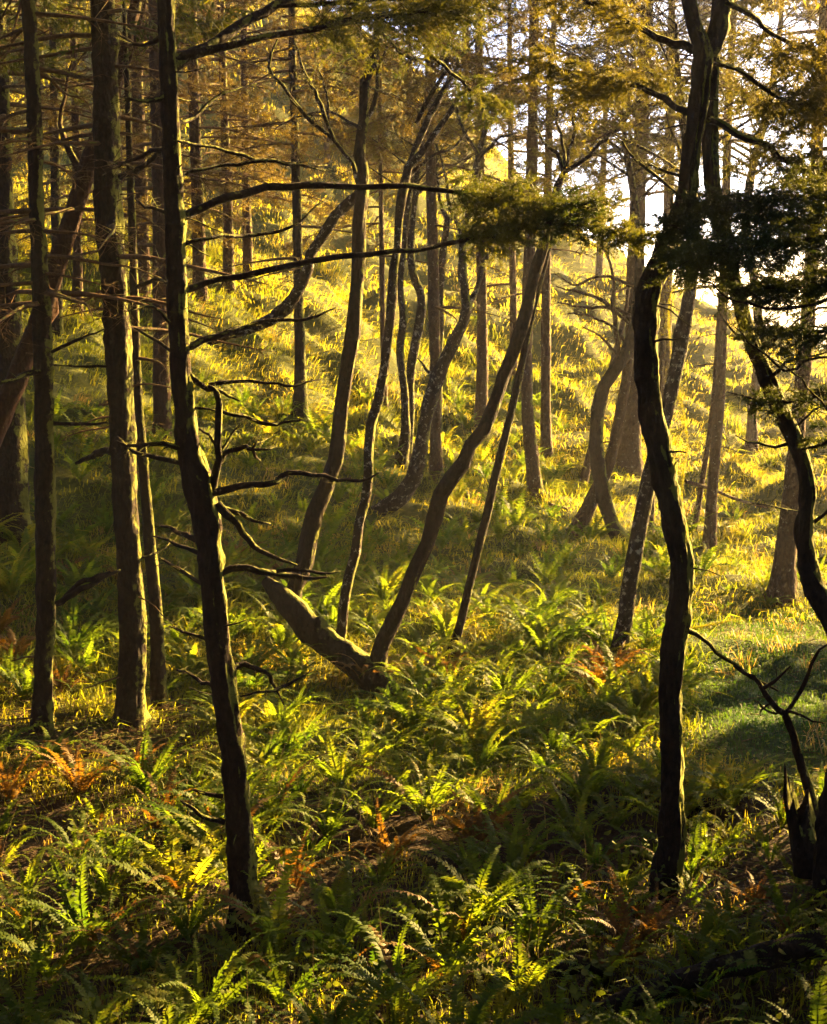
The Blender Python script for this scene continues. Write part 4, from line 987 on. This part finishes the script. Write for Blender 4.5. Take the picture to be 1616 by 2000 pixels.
# ------------------------------------------------------------------ ferns
def frond_arrays(L, arch, curl, pairs, wid, g, simple=False):
    """one fern frond along +Y from the origin: stalk and two rows of leaflets"""
    n = 13
    t = np.linspace(0, 1, n)
    ang = math.radians(72) - arch * t ** 1.2 - curl * t ** 4
    st = L / (n - 1)
    y = np.concatenate([[0], np.cumsum(np.cos(ang[:-1]) * st)]); z = np.concatenate([[0], np.cumsum(np.sin(ang[:-1]) * st)])
    x = 0.04 * L * g.normal() * t ** 2
    C = np.stack([x, y, z], -1)
    T = unit(np.gradient(C, axis=0))
    mb = MB()
    tube(mb, C[::2], 0.006 * L * (1.15 - t[::2]) , 3)
    s = np.linspace(0.14, 0.985, pairs)
    P = np.stack([np.interp(s, t, C[:, k]) for k in range(3)], -1)
    TT = np.stack([np.interp(s, t, T[:, k]) for k in range(3)], -1)
    pl = wid * np.minimum(1, (s / 0.32) ** 0.6) * np.clip((1.04 - s) / 0.62, 0.05, 1) ** 0.75
    pw = np.full(pairs, L * 0.85 / pairs * 0.98) * (0.7 + 0.5 * pl / wid)
    nrm = unit(np.cross(np.array([1.0, 0, 0]), TT))
    for sd in (-1, 1):
        d = unit(np.array([sd, 0, 0]) + TT * 0.35 + nrm * (g.normal(size=(pairs, 1)) * 0.16 + 0.10) + g.normal(size=(pairs, 3)) * 0.06)
        l = (pl * (0.88 + 0.2 * g.random(pairs)))[:, None]
        tip = P + d * l - nrm * l * 0.16
        mid = P + d * l * 0.40
        w2 = TT * pw[:, None] * 0.5
        if simple:
            v = np.stack([P - w2, P + w2, tip], 1).reshape(-1, 3)
            mb.add(v, np.arange(len(v)).reshape(-1, 3))
        else:
            v = np.stack([P - w2 * 0.75, mid - w2, tip, mid + w2 * 0.8, P + w2 * 0.7], 1).reshape(-1, 3)
            b = (np.arange(pairs) * 5)[:, None]
            mb.add2(v, b + np.array([[0, 1, 3, 4]]), b + np.array([[1, 2, 3]]))
    return mb

g = G(60)
FRONDS = []
for k in range(8):
    mb = frond_arrays(1.0, math.radians(g.uniform(45, 125)), math.radians(g.uniform(0, 60)), 30, 0.068 * g.uniform(0.8, 1.15), g)
    FRONDS.append(mb)
FR_ME = {}
for mk in ('fern', 'fern_rust'):
    FR_ME[mk] = []
    for mb in FRONDS:
        me = mb.mesh('frond', smooth=False); me.materials.append(M[mk]); FR_ME[mk].append(me)
SIMPLE = [frond_arrays(1.0, math.radians(g.uniform(50, 120)), math.radians(g.uniform(0, 50)), 16, 0.085, g, True) for k in range(6)]
def flat_mb(mb):
    return np.concatenate(mb.v), (np.concatenate(mb.f[4]) if mb.f[4] else np.zeros((0, 4), int)), (np.concatenate(mb.f[3]) if mb.f[3] else np.zeros((0, 3), int))
FR_A = [flat_mb(m) for m in FRONDS]
SI_A = [flat_mb(m) for m in SIMPLE]

def plant_layout(g, n, size, lean_az, lean):
    """azimuth, tilt, length for each frond of one plant"""
    out = []
    for k in range(n):
        az = 2 * math.pi * (k + g.uniform(-0.3, 0.3)) / n
        out.append((az, g.uniform(-0.12, 0.22), size * g.uniform(0.65, 1.12), int(g.integers(0, 8)), g.uniform(-0.35, 0.35)))
    return out

def rot(az, tilt, roll):
    cz, sz = math.cos(az), math.sin(az)
    Rz = np.array([[cz, -sz, 0], [sz, cz, 0], [0, 0, 1]])
    ct, st = math.cos(-tilt), math.sin(-tilt)
    Rx = np.array([[1, 0, 0], [0, ct, -st], [0, st, ct]])
    cr, sr = math.cos(roll), math.sin(roll)
    Ry = np.array([[cr, 0, sr], [0, 1, 0], [-sr, 0, cr]])
    return Rz @ Rx @ Ry

# plant prototypes in one mesh each, for the ferns farther off
PLANT_ME = {'fern': [], 'fern_rust': []}
for k in range(7):
    lay = plant_layout(g, int(g.integers(18, 25)), 1.0, 0, 0)
    mb = MB()
    for az, tl, L, fi, rl in lay:
        v, q, t = FR_A[fi]
        mb.add2((v * L) @ rot(az, tl, rl).T, q, t)
    for mk in PLANT_ME:
        me = mb.mesh('fern', smooth=False); me.materials.append(M[mk]); PLANT_ME[mk].append(me)

def inside(px, py, box):
    return (px > box[0]) & (px < box[2]) & (py > box[1]) & (py < box[3])

# chance of a fern by place on the ground: rectangles (photo pixels of the ground point), density 0..1
FZONES = [((-300, 1560, 1950, 2120), 0.95), ((440, 1260, 1300, 1600), 1.0), ((420, 1080, 760, 1300), 0.95), ((760, 1260, 1300, 1420), 1.0), ((100, 800, 420, 1380), 0.75), ((-60, 1060, 110, 1380), 0.8),
          ((760, 1090, 1100, 1270), 0.55), ((480, 880, 760, 1090), 0.55), ((1290, 1280, 1420, 1420), 0.8), ((860, 1000, 1080, 1110), 0.3), ((300, 760, 720, 900), 0.4), ((-60, 1480, 440, 1640), 0.8), ((560, 780, 720, 900), 0.4), ((1100, 1060, 1500, 1260), 0.10),
          ((860, 780, 1100, 1000), 0.22), ((1330, 900, 1616, 1150), 0.10)]
EMPTY = [(590, 1240, 800, 1430), (-60, 1425, 400, 1500), (1340, 1230, 1800, 1500), (1240, 1900, 1700, 2080)]
g = G(61)
cand = []
for _ in range(26000):
    y = 9.2 + (45 - 9.2) * g.random() ** 1.6
    x = g.uniform(-0.33, 0.33) * y
    cand.append((x, y))
cand = np.array(cand)
cz = height(cand[:, 0], cand[:, 1])
cp = np.concatenate([cand, cz[:, None]], 1)
px, py = proj(cp)
dens = np.zeros(len(cp))
for b, d in FZONES:
    dens = np.maximum(dens, inside(px, py, b) * d)
for b in EMPTY:
    dens = np.where(inside(px, py, b), dens * 0.04, dens)
patch = vnoise(cp[:, 0] * 0.55, cp[:, 1] * 0.55, 15) + 0.5
pz = np.clip((patch - 0.36) / 0.16, 0, 1); pz = pz * pz * (3 - 2 * pz)
floor = np.where(py > 1560, 0.55, np.where(py > 1080, 0.28, 0.06))
keep = g.random(len(cp)) < dens * (floor + (1 - floor) * pz)
cp, px, py = cp[keep], px[keep], py[keep]
chosen, cell = [], {}
for k in range(len(cp)):
    x, y, z = cp[k]
    dmin = 0.50 if y < 24 else 0.60
    if any((x - a) ** 2 + (y - b) ** 2 < 0.05 for a, b in STEMS):
        continue
    ci, cj = int(x // 0.65), int(y // 0.65)
    if any((x - cp[m][0]) ** 2 + (y - cp[m][1]) ** 2 < dmin * dmin for a in (-1, 0, 1) for b in (-1, 0, 1) for m in cell.get((ci + a, cj + b), ())):
        continue
    cell.setdefault((ci, cj), []).append(k)
    chosen.append(k)
print('ferns', len(chosen))

def rusty(px, py, g):
    if inside(px, py, (500, 1580, 1010, 1680)) and g.random() < 0.40: return True
    if inside(px, py, (-60, 1180, 60, 1360)) and g.random() < 0.75: return True
    if inside(px, py, (1250, 1740, 1500, 1880)) and g.random() < 0.45: return True
    if inside(px, py, (-60, 1480, 440, 1720)) and g.random() < 0.25: return True
    if inside(px, py, (900, 1060, 1080, 1180)) and g.random() < 0.4: return True
    return g.random() < 0.07

ZONE = [((-400, 1840, 480, 2400), 'green fern in the sunlit corner below the black trunk'),
        ((480, 1840, 2000, 2400), 'fern in the shady thicket along the bottom edge'),
        ((-400, 1500, 440, 1840), 'fern on the golden strip left of the black trunk foot'),
        ((440, 1600, 1290, 1840), 'fern in the dim hollow between the two foreground trunks'),
        ((1290, 1400, 2000, 1840), 'fern in deep shade right of the mossy trunk'),
        ((440, 1260, 1290, 1600), 'bright green fern in the sunlit bank below the fallen trunk'),
        ((1290, 900, 2000, 1400), 'fern near the edge of the green lawn'),
        ((400, 700, 780, 1260), 'fern on the slope behind the fallen trunk'),
        ((780, 700, 1290, 1260), 'fern on the open slope among the leaning poles'),
        ((-400, 600, 400, 1500), 'dark fern growing between the trunks on the left slope')]
def zone_label(px, py, rust):
    for b, l in ZONE:
        if inside(px, py, b):
            break
    return ('rust-brown withered ' + l.replace('bright green ', '').replace('green fern', 'fern').replace('dark ', '')) if rust else l

g = G(62)
chosen.sort(key=lambda k: cp[k][1])
inview = [k for k in chosen if -60 < px[k] < 1680 and py[k] < 2110]
single = set(inview[:290])
rest = MB()
n_frond_objs = 0
for k in chosen:
    p = cp[k].copy(); p[2] -= 0.03
    Yk = p[1]
    rust = rusty(px[k], py[k], g)
    mk = 'fern_rust' if rust else 'fern'
    size = 0.55 + 0.62 * g.random() ** 1.2 * (0.8 if rust else 1.0)
    if px[k] > 1380 and py[k] < 1400: size *= 0.6
    if k in single:
        label = ('large ' if size > 0.84 else 'small ') + zone_label(px[k], py[k], rust)
        if Yk < 14.6:
            r = empty('fern', p)
            nf = int(g.integers(13, 18))
            for az, tl, L, fi, rl in plant_layout(g, nf, size, 0, 0):
                o = bpy.data.objects.new('frond', FR_ME['fern_rust' if g.random() < 0.05 else mk][fi]); COL.objects.link(o)
                o.parent = r
                o.rotation_mode = 'XYZ'
                from mathutils import Matrix
                o.rotation_euler = Matrix(rot(az, tl, rl).tolist()).to_euler()
                o.scale = (L, L, L)
                n_frond_objs += 1
        else:
            r = bpy.data.objects.new('fern', PLANT_ME[mk][int(g.integers(0, 7))]); COL.objects.link(r)
            r.location = p; r.rotation_euler = (g.uniform(-0.15, 0.15), g.uniform(-0.15, 0.15), g.uniform(0, 6.28)); r.scale = (size, size, size * g.uniform(0.8, 1.1))
        tag(r, label, 'fern', label.split(' ')[0] + (' withered' if rust else '') + ' ferns ' + label.split('fern ', 1)[1])
    else:
        far = Yk > 19
        for az, tl, L, fi, rl in plant_layout(g, int(g.integers(12, 17)), size * (1.0 if not far else 1.0), 0, 0):
            v, q, t = SI_A[fi % 6] if Yk > 16 else FR_A[fi]
            rest.add2((v * L) @ rot(az, tl, rl).T + p, q, t)
ro = rest.build('fern_undergrowth', M['fern'], smooth=False)
tag(ro, 'mass of small ferns farther up the slope', 'fern', kind='stuff')
print('frond objects', n_frond_objs)

# ------------------------------------------------------------------ grass
def blades(mb, P, L, W, lean, g, dirx=None):
    n = len(P)
    a = g.uniform(0, 2 * math.pi, n)
    h = np.stack([np.cos(a), np.sin(a), np.zeros(n)], -1)
    if dirx is not None:
        h = unit(h * 0.8 + dirx)
    s = np.stack([-h[:, 1], h[:, 0], np.zeros(n)], -1)
    s = unit(s + g.normal(size=s.shape) * 0.4)
    ln = L[:, None]; le = lean[:, None]
    up = np.array([0, 0, 1.0])
    mid = P + (up * 0.62 + h * le * 0.35) * ln
    tip = P + (up * (0.95 - 0.35 * le) + h * le * 1.0) * ln
    w = W[:, None]
    v = np.stack([P - s * w * 0.5, P + s * w * 0.5, mid + s * w * 0.4, mid - s * w * 0.4, tip], 1).reshape(-1, 3)
    b = (np.arange(n) * 5)[:, None]
    mb.add2(v, b + np.array([[0, 1, 2, 3]]), b + np.array([[3, 2, 4]]))

def scatter(n, g, y0, y1, pw, half=0.33):
    y = y0 + (y1 - y0) * g.random(n) ** pw
    x = g.uniform(-half, half, n) * y
    return x, y

def tufts(name, label, material, n_t, per, y0, y1, pw, L, test, g, cat='grass', lean=(0.3, 1.0), rad=0.14, wid=0.006, clump=None):
    x, y = scatter(n_t, g, y0, y1, pw)
    z = height(x, y)
    px, py = proj(np.stack([x, y, z], -1))
    k = test(px, py, x, y, z, g)
    x, y = x[k], y[k]
    n = len(x)
    size = (0.6 + 0.8 * g.random(n)) * (1.0 + 0.012 * (y - 10))
    xx = np.repeat(x, per) + g.normal(size=n * per) * rad * np.repeat(size, per)
    yy = np.repeat(y, per) + g.normal(size=n * per) * rad * np.repeat(size, per)
    zz = height(xx, yy) - 0.02
    P = np.stack([xx, yy, zz], -1)
    LL = L * np.repeat(size, per) * (0.5 + 0.8 * g.random(n * per))
    W = (wid + 0.00042 * yy) * (0.7 + 0.6 * g.random(n * per))
    # downhill sweep of the tussocks
    e = 0.4
    gx = (height(xx + e, yy) - height(xx - e, yy)) / (2 * e); gy = (height(xx, yy + e) - height(xx, yy - e)) / (2 * e)
    dn = np.stack([-gx, -gy, 0 * gx], -1) * 1.6
    mb = MB()
    blades(mb, P, LL, W, g.uniform(lean[0], lean[1], n * per), g, dn)
    o = mb.build(name, material, smooth=False)
    tag(o, label, cat, kind='stuff')
    print(name, n * per)

def not_duff(px, py):
    return ~(inside(px, py, (-60, 1415, 380, 1490)))
def lawn_zone(px, py):
    return inside(px, py, (1345, 1215, 1800, 1500))
g = G(70)
tufts('grass', 'yellow-green tussock grass over the sunny slopes', M['grass'], 4200, 17, 15, 40, 1.1, 0.145, lambda px, py, x, y, z, g: ~lawn_zone(px, py) & not_duff(px, py) & (vnoise(x * 0.5, y * 0.5, 31) + 0.5 > 0.12), g, lean=(0.5, 1.5), rad=0.20)
tufts('meadow_grass', 'pale meadow grass over the far open hillside, lightened for the sun on it', M['meadow'], 4600, 17, 37, 84, 1.1, 0.16, lambda px, py, x, y, z, g: ~lawn_zone(px, py) & not_duff(px, py) & (vnoise(x * 0.5, y * 0.5, 31) + 0.5 > 0.12), g, lean=(0.5, 1.5), rad=0.20)
tufts('grass', 'short grass between the foreground ferns', M['grass'], 2000, 12, 9.3, 20, 1.2, 0.16, lambda px, py, x, y, z, g: ~lawn_zone(px, py) & not_duff(px, py) & (vnoise(x * 0.8, y * 0.8, 33) + 0.5 > 0.4), g, lean=(0.2, 1.0), rad=0.12)
tufts('lawn', 'short green turf lawn at the right', M['lawn'], 6000, 12, 15, 25, 1.0, 0.085, lambda px, py, x, y, z, g: inside(px, py, (1290, 1190, 1900, 1540)), g, lean=(0.3, 1.0), rad=0.14, wid=0.004)
tufts('dry_grass', 'pale dry grass tussocks at the lawn edge and slope', M['straw'], 800, 26, 12, 40, 1.1, 0.22, lambda px, py, x, y, z, g: (inside(px, py, (1360, 1440, 1500, 1560)) | ((g.random(len(px)) < np.where(lawn_zone(px, py), 0.10, 0.22)))), g, lean=(0.4, 1.3), rad=0.10)

tufts('grass', 'large arching tussocks dotted over the slope', M['grass'], 1000, 40, 17, 50, 1.2, 0.27, lambda px, py, x, y, z, g: ~lawn_zone(px, py) & not_duff(px, py) & (vnoise(x * 0.35, y * 0.35, 35) > 0.0), g, lean=(0.5, 1.6), rad=0.09, wid=0.006)
# dead twigs and needles on the forest floor
mb = MB()
x, y = scatter(1400, g, 9.5, 24, 1.2)
x = np.concatenate([x, g.uniform(-5.2, -2.0, 1500)]); y = np.concatenate([y, g.uniform(15.6, 18.2, 1500)])
z = height(x, y)
a = g.uniform(0, 6.28, len(x)); L = g.uniform(0.12, 0.6, len(x))
d = np.stack([np.cos(a), np.sin(a), g.uniform(-0.05, 0.25, len(x))], -1) * L[:, None]
A = np.stack([x, y, z + 0.015], -1); C = A + d; C[:, 2] = np.maximum(C[:, 2], height(C[:, 0], C[:, 1]) + 0.01)
twigs(mb, A, (A + C) / 2 + g.normal(size=A.shape) * 0.02, C, g.uniform(0.003, 0.008, len(x)))
tag(mb.build('litter', M['twig']), 'dead twigs scattered over the forest floor', 'twigs', kind='stuff')

# small broad-leaved herbs and old dead stalks between the near ferns
def herbs(n, g):
    x, y = scatter(n, g, 9.4, 16.5, 1.1)
    z = height(x, y)
    per = 9
    a = g.uniform(0, 6.28, (n, per)); h = g.uniform(0.08, 0.38, (n, per)) * (0.6 + 0.8 * g.random((n, 1)))
    out = g.uniform(0.03, 0.16, (n, per))
    B = np.stack([x[:, None] + out * np.cos(a), y[:, None] + out * np.sin(a), z[:, None] + h], -1).reshape(-1, 3)
    d = unit(np.stack([np.cos(a), np.sin(a), g.uniform(-0.5, 0.6, a.shape)], -1).reshape(-1, 3))
    s = unit(np.cross(d, np.array([0, 0, 1.0])) + g.normal(size=d.shape) * 0.25)
    l = g.uniform(0.035, 0.085, (len(B), 1)); w = l * g.uniform(0.25, 0.42, (len(B), 1))
    nn = np.cross(d, s)
    v = np.stack([B, B + d * l * 0.35 + s * w + nn * l * 0.08, B + d * l * 0.75 + s * w * 0.7 + nn * l * 0.05, B + d * l * 1.05 - nn * l * 0.12, B + d * l * 0.75 - s * w * 0.7 + nn * l * 0.05, B + d * l * 0.35 - s * w + nn * l * 0.08], 1).reshape(-1, 3)
    b = (np.arange(len(B)) * 6)[:, None]
    mb = MB()
    mb.add(v, np.concatenate([b + np.array([[0, 1, 4, 5]]), b + np.array([[1, 2, 3, 4]])]))
    tag(mb.build('undergrowth', M['herb'], smooth=False), 'low broad-leaved herbs between the foreground ferns', 'herbs', kind='stuff')
M['herb'] = leaf_material('herb_leaf', [(0.3, (0.035, 0.062, 0.010)), (0.7, (0.11, 0.12, 0.018))], trans=0.55, scale=2.5)
herbs(380, g)
mb = MB()
x, y = scatter(420, g, 9.5, 17, 1.1)
z = height(x, y)
A = np.stack([x, y, z], -1)
C = A + np.stack([g.normal(size=len(x)) * 0.18, g.normal(size=len(x)) * 0.18, g.uniform(0.25, 0.75, len(x))], -1)
twigs(mb, A, (A + C) / 2 + g.normal(size=A.shape) * 0.03, C, g.uniform(0.0015, 0.003, len(x)))
tag(mb.build('dead_stalks', M['twig']), 'thin dead stalks standing among the foreground ferns', 'stalks', kind='stuff')

# ------------------------------------------------------------------ haze in the air
mb = MB()
X0, X1, Y0, Y1, Z0, Z1 = -3050, 3050, -250, 5850, -43, 42
mb.add([(X0, Y0, Z0), (X1, Y0, Z0), (X1, Y1, Z0), (X0, Y1, Z0), (X0, Y0, Z1), (X1, Y0, Z1), (X1, Y1, Z1), (X0, Y1, Z1)],
       [(3, 2, 1, 0), (4, 5, 6, 7), (0, 1, 5, 4), (1, 2, 6, 5), (2, 3, 7, 6), (3, 0, 4, 7)])
hm, nt, out = mat('haze_air')
pv = N(nt, 'ShaderNodeVolumePrincipled')
pv.inputs['Color'].default_value = (1, 0.97, 0.92, 1)
pv.inputs['Density'].default_value = 0.00058
pv.inputs['Anisotropy'].default_value = 0.78
nt.links.new(pv.outputs[0], out.inputs['Volume'])
hz = mb.build('haze', hm, smooth=False)
tag(hz, 'golden morning haze in the air', 'haze', kind='stuff')
